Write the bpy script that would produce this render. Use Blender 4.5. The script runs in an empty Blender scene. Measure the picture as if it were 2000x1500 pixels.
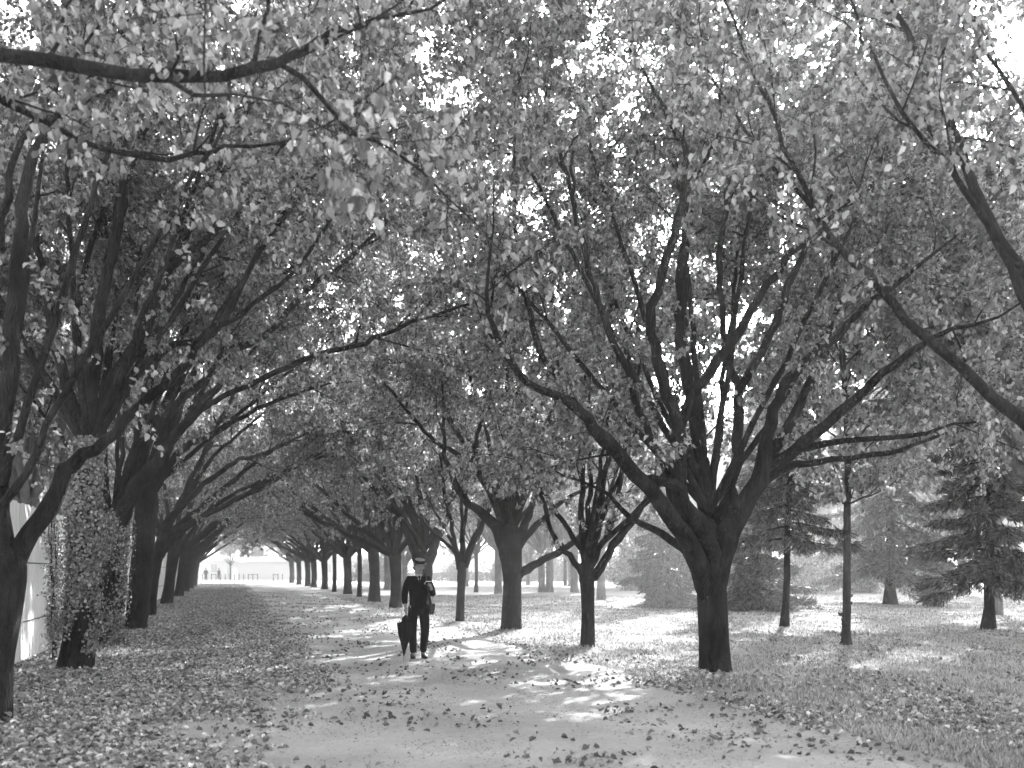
import bpy, bmesh, math, random
import numpy as np
from mathutils import Vector, Matrix, noise

# ------------------------------------------------------------------ camera, world, sun, exposure
SC = bpy.context.scene
F, CXP, HY, CAMZ = 2000.0, 1000.0, 1112.0, 1.56          # focal length in photo pixels, centre, horizon row, eye height
cam_d = bpy.data.cameras.new('camera'); cam = bpy.data.objects.new('camera', cam_d)
SC.collection.objects.link(cam); SC.camera = cam
cam.location = (0, 0, CAMZ); cam.rotation_euler = (math.radians(90), 0, 0)
cam_d.sensor_width = 36; cam_d.lens = 36.0; cam_d.shift_y = (HY - 750) / 2000.0
cam_d.clip_start = 0.1; cam_d.clip_end = 3000
cam_d.dof.use_dof = True; cam_d.dof.focus_distance = 18.0; cam_d.dof.aperture_fstop = 1.8

SUN_EL, SUN_AZ = 27.0, 19.0                               # degrees; azimuth to the right of straight ahead
w = bpy.data.worlds.new('World'); SC.world = w; w.use_nodes = True
nt = w.node_tree; bg = nt.nodes['Background']
sky = nt.nodes.new('ShaderNodeTexSky'); sky.sky_type = 'NISHITA'; sky.sun_disc = False
sky.sun_elevation = math.radians(SUN_EL); sky.sun_rotation = math.radians(SUN_AZ)
sky.air_density = 1.0; sky.dust_density = 3.0
bw = nt.nodes.new('ShaderNodeRGBToBW')                    # black and white plate: the sky keeps its light, not its blue
nt.links.new(sky.outputs[0], bw.inputs[0]); nt.links.new(bw.outputs[0], bg.inputs['Color'])
bg.inputs['Strength'].default_value = 0.15
sl = bpy.data.lights.new('sun', 'SUN'); sl.energy = 2.4; sl.angle = math.radians(0.5); sl.color = (1, 1, 1)
so = bpy.data.objects.new('sun', sl); SC.collection.objects.link(so)
_e, _a = math.radians(SUN_EL), math.radians(SUN_AZ)
SUNV = Vector((math.cos(_e) * math.sin(_a), math.cos(_e) * math.cos(_a), math.sin(_e)))
so.rotation_euler = SUNV.to_track_quat('Z', 'Y').to_euler()
SC.view_settings.view_transform = 'Standard'; SC.view_settings.look = 'None'
SC.view_settings.exposure = 2.7; SC.view_settings.gamma = 1.0
SC.render.engine = 'CYCLES'
SC.cycles.max_bounces = 10; SC.cycles.diffuse_bounces = 6; SC.cycles.transmission_bounces = 8
SC.cycles.use_denoising = True

# ------------------------------------------------------------------ helpers
COL = SC.collection
def link(o, parent=None):
    COL.objects.link(o)
    if parent is not None: o.parent = parent
    return o
def tag(o, label=None, cat=None, group=None, kind=None):
    if label: o['label'] = label
    if cat: o['category'] = cat
    if group: o['group'] = group
    if kind: o['kind'] = kind
    return o
def empty(name, loc=(0, 0, 0), rz=0):
    o = bpy.data.objects.new(name, None); o.location = loc; o.rotation_euler = (0, 0, rz)
    o.empty_display_size = .3
    return link(o)
def at(px, py, d):                                         # a photo pixel at a distance in metres -> a point of the place
    return np.array([(px - CXP) * d / F, d, CAMZ + (HY - py) * d / F])
def gd(py): return CAMZ * F / (py - HY)                    # distance of a ground point seen at row py
def norm(v): return v / np.maximum(np.linalg.norm(v, axis=-1, keepdims=True), 1e-9)

class MB:
    """mesh builder: vertex blocks, quads and tris, per-face material and tone"""
    def __init__(s): s.v = []; s.q = []; s.t = []; s.n = 0; s.qm = []; s.tm = []; s.qt = []; s.tt = []
    def add(s, V, Q=None, T=None, m=0, tone=None):
        V = np.asarray(V, float).reshape(-1, 3); b = s.n; s.v.append(V); s.n += len(V)
        if Q is not None and len(Q):
            Q = np.asarray(Q, int); s.q.append(Q + b); s.qm.append(np.full(len(Q), m))
            s.qt.append(np.full(len(Q), .5) if tone is None else np.broadcast_to(tone, (len(Q),)))
        if T is not None and len(T):
            T = np.asarray(T, int); s.t.append(T + b); s.tm.append(np.full(len(T), m))
            s.tt.append(np.full(len(T), .5) if tone is None else np.broadcast_to(tone, (len(T),)))
        return b
    def mesh(s, name, mats, smooth=False):
        me = bpy.data.meshes.new(name)
        V = np.concatenate(s.v) if s.v else np.zeros((0, 3))
        q = np.concatenate(s.q) if s.q else np.zeros((0, 4), int)
        t = np.concatenate(s.t) if s.t else np.zeros((0, 3), int)
        loops = np.concatenate([q.ravel(), t.ravel()]).astype(np.int32)
        nf = len(q) + len(t)
        start = np.concatenate([np.arange(len(q)) * 4, len(q) * 4 + np.arange(len(t)) * 3]).astype(np.int32)
        me.vertices.add(len(V)); me.vertices.foreach_set('co', V.astype(np.float32).ravel())
        me.loops.add(len(loops)); me.loops.foreach_set('vertex_index', loops)
        me.polygons.add(nf); me.polygons.foreach_set('loop_start', start)
        mi = np.concatenate(s.qm + s.tm).astype(np.int32)
        for m in mats: me.materials.append(m)
        me.polygons.foreach_set('material_index', mi)
        me.polygons.foreach_set('use_smooth', np.full(nf, smooth))
        at_ = me.attributes.new('tone', 'FLOAT', 'FACE')
        at_.data.foreach_set('value', np.concatenate(s.qt + s.tt).astype(np.float32))
        me.update(calc_edges=True)
        return me
    def obj(s, name, mats, parent=None, smooth=False):
        return link(bpy.data.objects.new(name, s.mesh(name, mats, smooth)), parent)
    def box(s, a, b, m=0, M=None):
        x0, y0, z0 = a; x1, y1, z1 = b
        V = np.array([[x0,y0,z0],[x1,y0,z0],[x1,y1,z0],[x0,y1,z0],[x0,y0,z1],[x1,y0,z1],[x1,y1,z1],[x0,y1,z1]], float)
        if M is not None: V = V @ M[0].T + M[1]
        s.add(V, [[0,3,2,1],[4,5,6,7],[0,1,5,4],[1,2,6,5],[2,3,7,6],[3,0,4,7]], m=m)
    def tube(s, P, R, k=8, m=0, rough=0., cap=True, rng=None):
        P = np.asarray(P, float); R = np.asarray(R, float); n = len(P)
        T = norm(np.gradient(P, axis=0))
        u = np.cross(T[0], [0, 1, .13]); u /= np.linalg.norm(u) + 1e-9
        ang = np.arange(k) * 2 * math.pi / k; c, sn = np.cos(ang), np.sin(ang)
        V = np.zeros((n, k, 3))
        for i in range(n):
            u = u - T[i] * u.dot(T[i]); u /= np.linalg.norm(u) + 1e-9
            w_ = np.cross(T[i], u)
            rr = R[i] * (1 + (rng.normal(0, rough, k) if rough else 0))
            V[i] = P[i] + (c[:, None] * u + sn[:, None] * w_) * np.reshape(rr * np.ones(k), (k, 1))
        V = V.reshape(-1, 3)
        i = np.arange(n - 1)[:, None] * k; j = np.arange(k)[None, :]; j2 = (j + 1) % k
        Q = np.stack([i + j, i + j2, i + k + j2, i + k + j], -1).reshape(-1, 4)
        tri = []
        if cap:
            V = np.vstack([V, P[-1] + T[-1] * R[-1] * .5, P[0]])
            tri = [[(n-1)*k + a, (n-1)*k + (a+1) % k, n*k] for a in range(k)] + [[(a+1) % k, a, n*k+1] for a in range(k)]
        s.add(V, Q, tri, m=m)
    def lathe(s, prof, k=16, m=0, M=None):
        ang = np.arange(k) * 2 * math.pi / k
        V = np.array([[r * math.cos(a), r * math.sin(a), z] for r, z in prof for a in ang])
        if M is not None: V = V @ M[0].T + M[1]
        n = len(prof); i = np.arange(n - 1)[:, None] * k; j = np.arange(k)[None, :]; j2 = (j + 1) % k
        s.add(V, np.stack([i + j, i + j2, i + k + j2, i + k + j], -1).reshape(-1, 4), m=m)

def rot(ax, deg): return np.array(Matrix.Rotation(math.radians(deg), 3, ax))

def smooth(P, n):
    """Catmull-Rom through rows of P (any columns) -> n rows"""
    P = np.asarray(P, float); k = len(P)
    if k < 3:
        t = np.linspace(0, 1, n)[:, None]; return P[0] * (1 - t) + P[-1] * t
    Q = np.vstack([2 * P[0] - P[1], P, 2 * P[-1] - P[-2]])
    out = []
    for x in np.linspace(0, k - 1 - 1e-9, n):
        i = int(x); t = x - i; a, b, c, d = Q[i:i + 4]
        out.append(.5 * (2*b + (c-a)*t + (2*a-5*b+4*c-d)*t*t + (3*b-a-3*c+d)*t**3))
    return np.array(out)

# ------------------------------------------------------------------ materials (all grey: the photograph is black and white)
def mat(name, base=.3, rough=.8, spec=.3):
    m = bpy.data.materials.new(name); m.use_nodes = True
    p = m.node_tree.nodes['Principled BSDF']
    p.inputs['Base Color'].default_value = (base, base, base, 1)
    p.inputs['Roughness'].default_value = rough; p.inputs['Specular IOR Level'].default_value = spec
    return m
def N(m, t, **k):
    n = m.node_tree.nodes.new(t)
    for a, b in k.items():
        if a in n.inputs: n.inputs[a].default_value = b
        else: setattr(n, a, b)
    return n
def L(m, a, b): m.node_tree.links.new(a, b)
def ramp(m, src, stops):
    r = m.node_tree.nodes.new('ShaderNodeValToRGB'); L(m, src, r.inputs[0])
    e = r.color_ramp.elements
    while len(e) < len(stops): e.new(.5)
    for el, (p, v) in zip(e, stops): el.position = p; el.color = (v, v, v, 1)
    return r
def bump(m, h, dist, strength=1.):
    b = N(m, 'ShaderNodeBump', Strength=strength, Distance=dist); L(m, h, b.inputs['Height'])
    L(m, b.outputs[0], m.node_tree.nodes['Principled BSDF'].inputs['Normal']); return b

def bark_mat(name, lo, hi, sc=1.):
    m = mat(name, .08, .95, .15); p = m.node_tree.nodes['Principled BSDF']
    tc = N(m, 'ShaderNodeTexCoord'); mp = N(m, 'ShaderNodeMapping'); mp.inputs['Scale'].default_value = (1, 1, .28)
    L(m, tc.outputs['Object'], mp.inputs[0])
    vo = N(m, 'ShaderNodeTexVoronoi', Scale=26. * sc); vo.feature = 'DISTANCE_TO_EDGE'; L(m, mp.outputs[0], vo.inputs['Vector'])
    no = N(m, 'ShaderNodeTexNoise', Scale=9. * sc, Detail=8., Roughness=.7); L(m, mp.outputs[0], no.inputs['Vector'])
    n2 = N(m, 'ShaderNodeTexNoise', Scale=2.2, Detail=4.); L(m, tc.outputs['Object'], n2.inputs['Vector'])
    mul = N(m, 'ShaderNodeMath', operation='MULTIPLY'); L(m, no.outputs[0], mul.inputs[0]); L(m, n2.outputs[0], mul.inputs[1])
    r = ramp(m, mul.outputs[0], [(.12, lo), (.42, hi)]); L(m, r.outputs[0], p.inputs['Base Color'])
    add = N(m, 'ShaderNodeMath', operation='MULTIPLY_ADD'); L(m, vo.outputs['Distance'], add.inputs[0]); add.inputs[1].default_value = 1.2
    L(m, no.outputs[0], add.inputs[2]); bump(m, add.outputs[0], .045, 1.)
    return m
def leaf_mat(name, lo, hi, trans=.45, gloss=.35, rough=.45):
    m = mat(name, .2, rough, gloss); nodes = m.node_tree.nodes; p = nodes['Principled BSDF']; out = nodes['Material Output']
    a = N(m, 'ShaderNodeAttribute', attribute_name='tone')
    r = ramp(m, a.outputs['Fac'], [(0, lo * .45), (.45, lo + (hi - lo) * .22), (.8, lo + (hi - lo) * .5), (1, hi)])
    L(m, r.outputs[0], p.inputs['Base Color'])
    t = N(m, 'ShaderNodeBsdfTranslucent'); L(m, r.outputs[0], t.inputs['Color'])
    mx = N(m, 'ShaderNodeMixShader', Fac=trans); L(m, p.outputs[0], mx.inputs[1]); L(m, t.outputs[0], mx.inputs[2])
    L(m, mx.outputs[0], out.inputs['Surface'])
    return m

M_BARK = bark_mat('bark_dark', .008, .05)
M_BARK_PALE = bark_mat('bark_pale', .12, .30)
M_TWIG = mat('twig_bark', .015, .9, .1)
M_LEAF = leaf_mat('leaf_avenue', .12, .72, .45, .6, .33)
M_LEAF_PALE = leaf_mat('leaf_pale', .3, .8, .45)
M_IVY = leaf_mat('leaf_ivy', .09, .5, .12, .6, .35)
M_NEEDLE = leaf_mat('needles', .06, .34, .2, .3)
M_LITTER = leaf_mat('leaf_fallen', .16, .80, .12, .3, .6)
M_GRASS = leaf_mat('grass_blade', .28, .6, .35)
M_HEDGE = leaf_mat('leaf_hedge', .05, .18, .2)

def ground_mat(name, lo, hi, fine_lo, fine_hi, bumpd):
    m = mat(name, .3, .95, .1); p = m.node_tree.nodes['Principled BSDF']
    g = N(m, 'ShaderNodeNewGeometry')
    n1 = N(m, 'ShaderNodeTexNoise', Scale=.55, Detail=6., Roughness=.6); L(m, g.outputs['Position'], n1.inputs['Vector'])
    n2 = N(m, 'ShaderNodeTexNoise', Scale=22., Detail=8., Roughness=.75); L(m, g.outputs['Position'], n2.inputs['Vector'])
    n3 = N(m, 'ShaderNodeTexNoise', Scale=90., Detail=3., Roughness=.7); L(m, g.outputs['Position'], n3.inputs['Vector'])
    r1 = ramp(m, n1.outputs[0], [(.35, lo), (.65, hi)])
    r2 = ramp(m, n2.outputs[0], [(.3, fine_lo), (.7, fine_hi)])
    mx = N(m, 'ShaderNodeMix', data_type='RGBA', blend_type='MULTIPLY'); mx.inputs[0].default_value = 1
    L(m, r1.outputs[0], mx.inputs[6]); L(m, r2.outputs[0], mx.inputs[7]); L(m, mx.outputs[2], p.inputs['Base Color'])
    ad = N(m, 'ShaderNodeMath', operation='ADD'); L(m, n2.outputs[0], ad.inputs[0]); L(m, n3.outputs[0], ad.inputs[1])
    bump(m, ad.outputs[0], bumpd, .8)
    return m
M_SOIL = ground_mat('turf_soil', .42, .6, .7, 1.0, .03)
M_PATH = ground_mat('gravel_path', .56, .82, .68, 1.0, .05)
M_ROAD = ground_mat('pale_road', .65, .75, .9, 1.0, .01)

# ------------------------------------------------------------------ layout of the avenue
def axis_x(y): return -.275 * y                            # the avenue runs forward and to the left
RIGHT = dict(T1=(1395, 1318), T2=(1147, 1270), T3=(999, 1233), T4=(898, 1218), T5=(822, 1203), T6=(773, 1187), T7=(731, 1175),
             T8=(702, 1166), T9=(679, 1160), T10=(653, 1156), T11=(634, 1151), T12=(613, 1147), T13=(601, 1145), T14=(584, 1142), T15=(570, 1139))
LEFT = dict(L0=(-25, 1420), L1=(148, 1312), L2=(212, 1265), L3=(262, 1232), L4=(295, 1205), L5=(326, 1180), L6=(349, 1165),
            L7=(362, 1156), L8=(371, 1150), L9=(379, 1145))
MOUNDS = []
for d_ in (RIGHT, LEFT):
    for k_, (px, py) in d_.items():
        y = gd(py); MOUNDS.append(((px - CXP) * y / F, y))
def hgt(x, y):
    z = .018 * np.sin(x * .9 + 1.3) * np.cos(y * .7) + .012 * np.sin(x * 2.3 + y * 1.9)
    for mx, my in MOUNDS[:4] + MOUNDS[15:20]:
        z = z + .07 * np.exp(-((x - mx) ** 2 + (y - my) ** 2) / .55)
    return z * np.clip((120 - y) / 60, 0, 1)

rg = np.random.default_rng(7)
def grid_sheet(name, xs_fn, ys, nx, material, dz, label):
    V = []; 
    for y in ys:
        x0, x1 = xs_fn(y); xs = np.linspace(x0, x1, nx)
        V.append(np.stack([xs, np.full(nx, y), hgt(xs, np.full(nx, y)) + dz], -1))
    V = np.array(V).reshape(-1, 3); ny = len(ys)
    i = np.arange(ny - 1)[:, None] * nx; j = np.arange(nx - 1)[None, :]
    b = MB(); b.add(V, np.stack([i + j, i + j + 1, i + nx + j + 1, i + nx + j], -1).reshape(-1, 4))
    return tag(b.obj(name, [material], smooth=True), label, None, None, 'structure')
ys = np.concatenate([np.linspace(-40, 4, 20), np.arange(4.3, 45, .3), np.linspace(46, 140, 60), np.linspace(160, 900, 12)])
# columns dense near the avenue
def gsheet():
    xs = np.concatenate([np.linspace(-700, -20, 14), np.arange(-19.7, 16, .3), np.linspace(17, 700, 22)])
    X, Y = np.meshgrid(xs, ys); Z = hgt(X, Y)
    V = np.stack([X, Y, Z], -1).reshape(-1, 3); nx = len(xs); ny = len(ys)
    i = np.arange(ny - 1)[:, None] * nx; j = np.arange(nx - 1)[None, :]
    b = MB(); b.add(V, np.stack([i + j, i + j + 1, i + nx + j + 1, i + nx + j], -1).reshape(-1, 4))
    return tag(b.obj('ground', [M_SOIL], smooth=True), None, None, None, 'structure')
gsheet()
def pnoise(y, s, seed): return noise.noise(Vector((y * s, seed, .5)))
def edge_b(y): return np.clip(-.15 + (y - 8.2) * .215, -1., 1.6)
def path_edges(y):
    l = axis_x(y) + float(edge_b(y)) - .9 + .5 * pnoise(y, .35, 3.) + .25 * pnoise(y, 1.7, 8.)
    r = 1.85 + .275 * 15 + axis_x(y) + (.35 * max(0, 12 - y) ** 1 * -.25) + .35 * pnoise(y, .4, 5.) + .22 * pnoise(y, 1.9, 9.)
    return l, r
grid_sheet('path', path_edges, np.concatenate([np.linspace(-10, 4, 30), np.arange(4.1, 60, .22), np.linspace(61, 112, 60)]), 24, M_PATH, .006, None)
# the cross road at the far end of the avenue
b = MB(); b.add([[-260, 119, .012], [260, 100, .012], [260, 128, .012], [-260, 160, .012]], [[0, 1, 2, 3]])
tag(b.obj('road', [M_ROAD]), None, None, None, 'structure')

# ------------------------------------------------------------------ leaves
LEAF6 = np.array([[0, 0, 0], [.28, .42, .10], [.68, .33, .05], [1, 0, -.16], [.68, -.33, .05], [.28, -.42, .10]])
LEAF4 = np.array([[0, 0, 0], [.42, .42, .10], [1, 0, -.1], [.42, -.42, .10]])
def leaves(b, pos, axis, nrm, size, m=0, tone=None, rng=None, hi=True, wide=1., curl=None):
    n = len(pos)
    if n == 0: return
    axis = norm(axis); side = norm(np.cross(nrm, axis)); up = np.cross(axis, side)
    T = LEAF6 if hi else LEAF4; k = len(T)
    size = size[:, None, None]
    wv = T[:, 2][None, :, None] * (1 if curl is None else curl[:, None, None])
    V = pos[:, None, :] + size * (T[:, 0][None, :, None] * axis[:, None, :] + wide * T[:, 1][None, :, None] * side[:, None, :] + wv * up[:, None, :])
    o = np.arange(n)[:, None, None] * k
    if tone is None: tone = rng.random(n)
    if hi:
        F_ = np.array([[0, 5, 4, 3], [0, 3, 2, 1]])
        b.add(V.reshape(-1, 3), (o + F_[None]).reshape(-1, 4), m=m, tone=np.repeat(tone, 2))
    else:
        F_ = np.array([[0, 3, 2], [0, 2, 1]])
        b.add(V.reshape(-1, 3), None, (o + F_[None]).reshape(-1, 3), m=m, tone=np.repeat(tone, 2))
def prisms(b, A, B, ra, m=0):
    """thin three-sided twigs, many at once"""
    n = len(A)
    if n == 0: return
    D = norm(B - A); u = norm(np.cross(D, [.3, .5, .8])); v = np.cross(D, u)
    V = np.zeros((n, 6, 3))
    for i in range(3):
        a = i * 2 * math.pi / 3; o = (math.cos(a) * u + math.sin(a) * v) * np.reshape(ra, (-1, 1))
        V[:, i] = A + o; V[:, 3 + i] = B + o * .35
    Q = np.array([[0, 1, 4, 3], [1, 2, 5, 4], [2, 0, 3, 5]])
    b.add(V.reshape(-1, 3), (np.arange(n)[:, None, None] * 6 + Q[None]).reshape(-1, 4), m=m)

class Tree:
    def __init__(s, name, base, seed, leafsize=.12, hi=True, bark=None, leaf=None, per=12, droop=.55):
        s.r = np.random.default_rng(seed); s.base = np.array([base[0], base[1], 0.]); s.root = empty(name, tuple(s.base))
        s.twA = []; s.twD = []; s.away = np.zeros(3); s.ls = leafsize; s.hi = hi; s.per = per; s.droop = droop
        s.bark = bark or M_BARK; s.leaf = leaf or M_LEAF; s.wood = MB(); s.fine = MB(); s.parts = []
    def trunk(s, P, R, k=16, rough=.03):
        P = np.asarray(P, float) - s.base
        n = max(8, int(np.linalg.norm(P[-1] - P[0]) / .18))
        D = smooth(np.hstack([P, np.reshape(R, (-1, 1))]), n)
        b = MB(); b.tube(D[:, :3], D[:, 3], k, rough=rough, rng=s.r); s.parts.append(('trunk', b))
    def limb(s, P, R, sub=True, t0=.35, step=.42, L=(.9, 2.2), own=True, ext=1.5, up=.35, tw=.11, k=8, cut=99):
        """P in world coordinates with radii R; grows side branches and twigs with leaves"""
        P = np.asarray(P, float) - s.base
        D = np.hstack([P, np.reshape(R, (-1, 1))])
        length = np.sum(np.linalg.norm(np.diff(P, axis=0), axis=1))
        if ext > 0:
            d = norm(P[-1] - P[-2]); 
            q = P[-1] + (d + s.r.normal(0, .12, 3)) * ext * .5
            q2 = q + (norm(d + s.r.normal(0, .25, 3) + [0, 0, .15])) * ext * .5
            D = np.vstack([D, [*q, R[-1] * .55], [*q2, .005]])
            length += ext
        n = max(6, int(length / .22)); S = smooth(D, n); S[:, 3] = np.maximum(S[:, 3], .004)
        S[1:-1, :3] += s.r.normal(0, .016, (n - 2, 3))
        if own: b = MB(); s.parts.append(('limb', b))
        else: b = s.wood
        b.tube(S[:, :3], S[:, 3], k, rough=.055, rng=s.r)
        if not sub: return
        cl = np.concatenate([[0], np.cumsum(np.linalg.norm(np.diff(S[:, :3], axis=0), axis=1))]); tot = cl[-1]
        ss = np.arange(t0 * tot, tot, step); ph = s.r.uniform(0, 6.28)
        for x in ss:
            x = min(tot * .999, x + s.r.uniform(-.4, .4) * step); i = min(np.searchsorted(cl, x), n - 1)
            p0 = S[i, :3]; tan = norm(S[min(i + 1, n - 1), :3] - S[max(i - 1, 0), :3]); rr = S[i, 3]
            ph += 2.4; u = norm(np.cross(tan, [.2, .4, .9])); v = np.cross(tan, u)
            perp = math.cos(ph) * u + math.sin(ph) * v
            d = norm(.65 * tan + .85 * perp + [0, 0, up] + s.away + s.r.normal(0, .15, 3))
            ln = s.r.uniform(*L) * (1.15 - .45 * x / tot)
            s.branch(b, p0, d, ln, min(rr * .55, .010 + .009 * ln), tw)
        s.branch(b, S[-1, :3], norm(S[-1, :3] - S[-2, :3]), .8, .006, tw)
        for x in np.arange(.2 * tot, t0 * tot, .5):      # short leafy sprigs on the bare part
            i = min(np.searchsorted(cl, x), n - 1)
            if S[i, 3] > .11 or s.r.random() < .68: continue
            s.branch(b, S[i, :3], norm(s.r.normal(0, .7, 3) + [0, 0, .25]), s.r.uniform(.25, .65), .005, .11)
    def branch(s, b, p0, d, ln, r0, tw):
        m = 6; P = [p0]; dd = d.copy()
        for i in range(m):
            dd = norm(dd + s.r.normal(0, .13, 3) + [0, 0, .03 - .05 * i / m]); P.append(P[-1] + dd * ln / m)
        P = np.array(P); R = np.linspace(r0, .003, m + 1)
        b.tube(P, R, 5, cap=False)
        if ln > 1.4:                                       # a fork
            j = 2; d2 = norm(norm(P[3] - P[2]) + s.r.normal(0, .55, 3)); s.branch(b, P[j], d2, ln * .62, R[j] * .7, tw)
        nt_ = max(2, int(ln / tw)); t = s.r.uniform(.12, 1, nt_) * m; i = np.minimum(t.astype(int), m - 1); f = (t - i)[:, None]
        A = P[i] * (1 - f) + P[i + 1] * f; T = norm(P[i + 1] - P[i])
        D = norm(.55 * T + s.r.normal(0, .6, (nt_, 3)) + [0, 0, .05]) * s.r.uniform(.22, .6, (nt_, 1))
        s.twA.append(A); s.twD.append(D)
    def finish(s, label, cat='tree', group=None, twigs=True):
        A = np.concatenate(s.twA); D = np.concatenate(s.twD); n = len(A); c = MB()
        if twigs: prisms(c, A, A + D, np.full(n, .0035), m=1)
        i = np.repeat(np.arange(n), s.per); k = len(i); t = s.r.uniform(.1, 1.08, (k, 1))
        pos = A[i] + D[i] * t + s.r.normal(0, .035, (k, 3))
        ax = norm(D[i]) * .45 + s.r.normal(0, .45, (k, 3)) + [0, 0, -s.droop]
        nr = s.r.normal(0, .55, (k, 3)) + [0, 0, .8]
        sz = s.ls * s.r.uniform(.6, 1.25, k)
        leaves(c, pos, ax, nr, sz, 0, None, s.r, s.hi, .84, s.r.uniform(.4, 3.4, k))
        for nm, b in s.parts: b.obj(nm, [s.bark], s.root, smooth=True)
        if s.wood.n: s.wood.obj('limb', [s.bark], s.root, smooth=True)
        c.obj('crown', [s.leaf, M_TWIG], s.root)
        s.nleaf = k
        return tag(s.root, label, cat, group)

def core(pts, c, ylim):
    """start a limb inside the trunk, at the core point below the fork"""
    x, y, w_ = pts[0]
    return [(c[0] + (x - c[0]) * .25, c[1], w_ * .5)] + pts if y > ylim else pts
def PL(pts, d0, d1, taper=None):
    """photo-traced limb: pts (px, py, width px) -> world points and radii; distance runs d0 -> d1"""
    a = np.array(pts, float); s_ = np.concatenate([[0], np.cumsum(np.hypot(*np.diff(a[:, :2], axis=0).T))]); s_ /= s_[-1]
    d = d0 + (d1 - d0) * s_
    P = np.array([at(x, y, q) for (x, y, _), q in zip(a, d)]); return P, a[:, 2] * d / F / 2

GR = 'trees in the right-hand row of the avenue'; GL = 'trees in the left-hand row of the avenue'
def basept(px, py): y = gd(py); return (px - CXP) * y / F, y
TOT = 0

# ------------------------------------------------------------------ T1, the big tree at the right
D = gd(1318); t = Tree('broadleaf_tree', basept(1395, 1318), 11, .074, per=26); t.away = np.array([0, .8, .1])
P, R = PL([(1397, 1332, 84), (1396, 1316, 69), (1396, 1290, 62), (1393, 1220, 58), (1390, 1150, 58), (1388, 1110, 60), (1386, 1075, 62), (1384, 1045, 50), (1383, 1015, 20)], D, D)
t.trunk(P, R, 22, .02)
X = [
 ([(1360,1095,40),(1330,1035,36),(1290,985,32),(1240,925,30),(1190,870,27),(1150,825,24),(1105,782,18),(1050,757,15),(1005,720,14),(970,660,12),(953,605,10),(950,560,7)], -3.0),
 ([(1155,828,18),(1120,780,15),(1090,735,13),(1060,690,13),(1040,640,12),(1030,590,10),(1012,480,8),(1005,370,7),(1003,270,5)], -2.2),
 ([(1385,1060,34),(1345,1000,28),(1322,950,24),(1270,940,14),(1225,905,12)], -1.0),
 ([(1360,1090,36),(1335,1010,32),(1326,930,30),(1325,830,26),(1300,765,22),(1278,680,20),(1271,620,19),(1290,540,18),(1318,450,17),(1336,380,15),(1340,300,13),(1310,240,10),(1280,180,7)], -2.2),
 ([(1330,405,12),(1352,360,9),(1385,300,8),(1402,250,6)], -2.4),
 ([(1325,835,22),(1355,770,20),(1390,720,20),(1440,655,18),(1480,585,17),(1520,530,15),(1555,490,13),(1610,440,9)], -1.2),
 ([(1385,1040,40),(1378,950,34),(1362,860,26),(1350,780,24),(1336,700,24),(1330,600,24),(1336,500,20),(1345,420,18),(1348,330,12)], 2.0),
 ([(1350,1060,22),(1310,960,20),(1290,890,15),(1250,800,14),(1225,720,14),(1190,650,13),(1160,560,12),(1135,470,11),(1115,370,9),(1090,290,7),(1062,170,5)], -1.6),
 ([(1118,385,7),(1118,300,6),(1150,205,4)], .6),
 ([(1392,1060,36),(1420,980,28),(1437,900,24),(1442,800,20),(1440,750,17),(1420,690,13),(1408,600,12),(1405,500,12),(1418,400,11),(1432,300,8)], 1.6),
 ([(1445,760,16),(1480,700,16),(1510,640,16),(1530,580,15),(1560,520,13),(1600,430,8)], 1.0),
 ([(1410,1080,52),(1430,1030,44),(1465,965,40),(1490,900,32),(1505,830,24),(1520,780,20),(1545,735,20),(1590,690,18),(1640,650,16),(1690,600,13),(1760,550,10),(1830,490,6)], -.6),
 ([(1490,905,26),(1530,850,22),(1570,770,18),(1600,710,16),(1615,660,12),(1650,560,8)], 2.),
 ([(1485,925,30),(1550,880,24),(1610,830,21),(1670,780,19),(1740,720,16),(1800,675,13),(1870,640,8)], -1.8),
 ([(1490,920,26),(1545,885,20),(1600,870,14),(1690,858,11),(1785,852,9),(1850,830,6)], -.8),
 ([(1475,955,30),(1530,912,18),(1600,900,12),(1680,892,11),(1760,880,9),(1830,850,6)], 1.2),
 ([(1350,1085,20),(1300,1047,15),(1260,1025,13),(1225,1005,11),(1180,960,7)], .8),
]
for pts, dd in X:
    dep = D if pts[0][1] > 900 else D + dd * .35
    P, R = PL(core(pts, (1390, 1185), 1035), dep, D + dd); t.limb(P, R, t0=.70, ext=1.3, k=10, step=.32, tw=.09)
# limbs that lean away from and towards the camera
for ang, el, ln in [(70, 55, 8), (110, 50, 8), (40, 45, 7), (150, 48, 7), (95, 72, 9), (60, 68, 9), (125, 66, 9), (20, 60, 8), (165, 62, 8), ]:
    c0 = at(1385, 1000, D); a_ = math.radians(ang); e_ = math.radians(el)
    P = [c0, *[c0 + np.array([math.cos(a_) * math.cos(e_), math.sin(a_) * math.cos(e_), math.sin(e_)]) * ln * f + [0, 0, .3 * f * f] for f in (.3, .65, 1)]]
    t.limb(P, [.055, .045, .03, .015], t0=.45, ext=1, step=.32, tw=.09, L=(1., 2.6))
t.finish('largest dark tree right of the path, trunk forking into a wide fan of limbs', group=GR); TOT += t.nleaf

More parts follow.
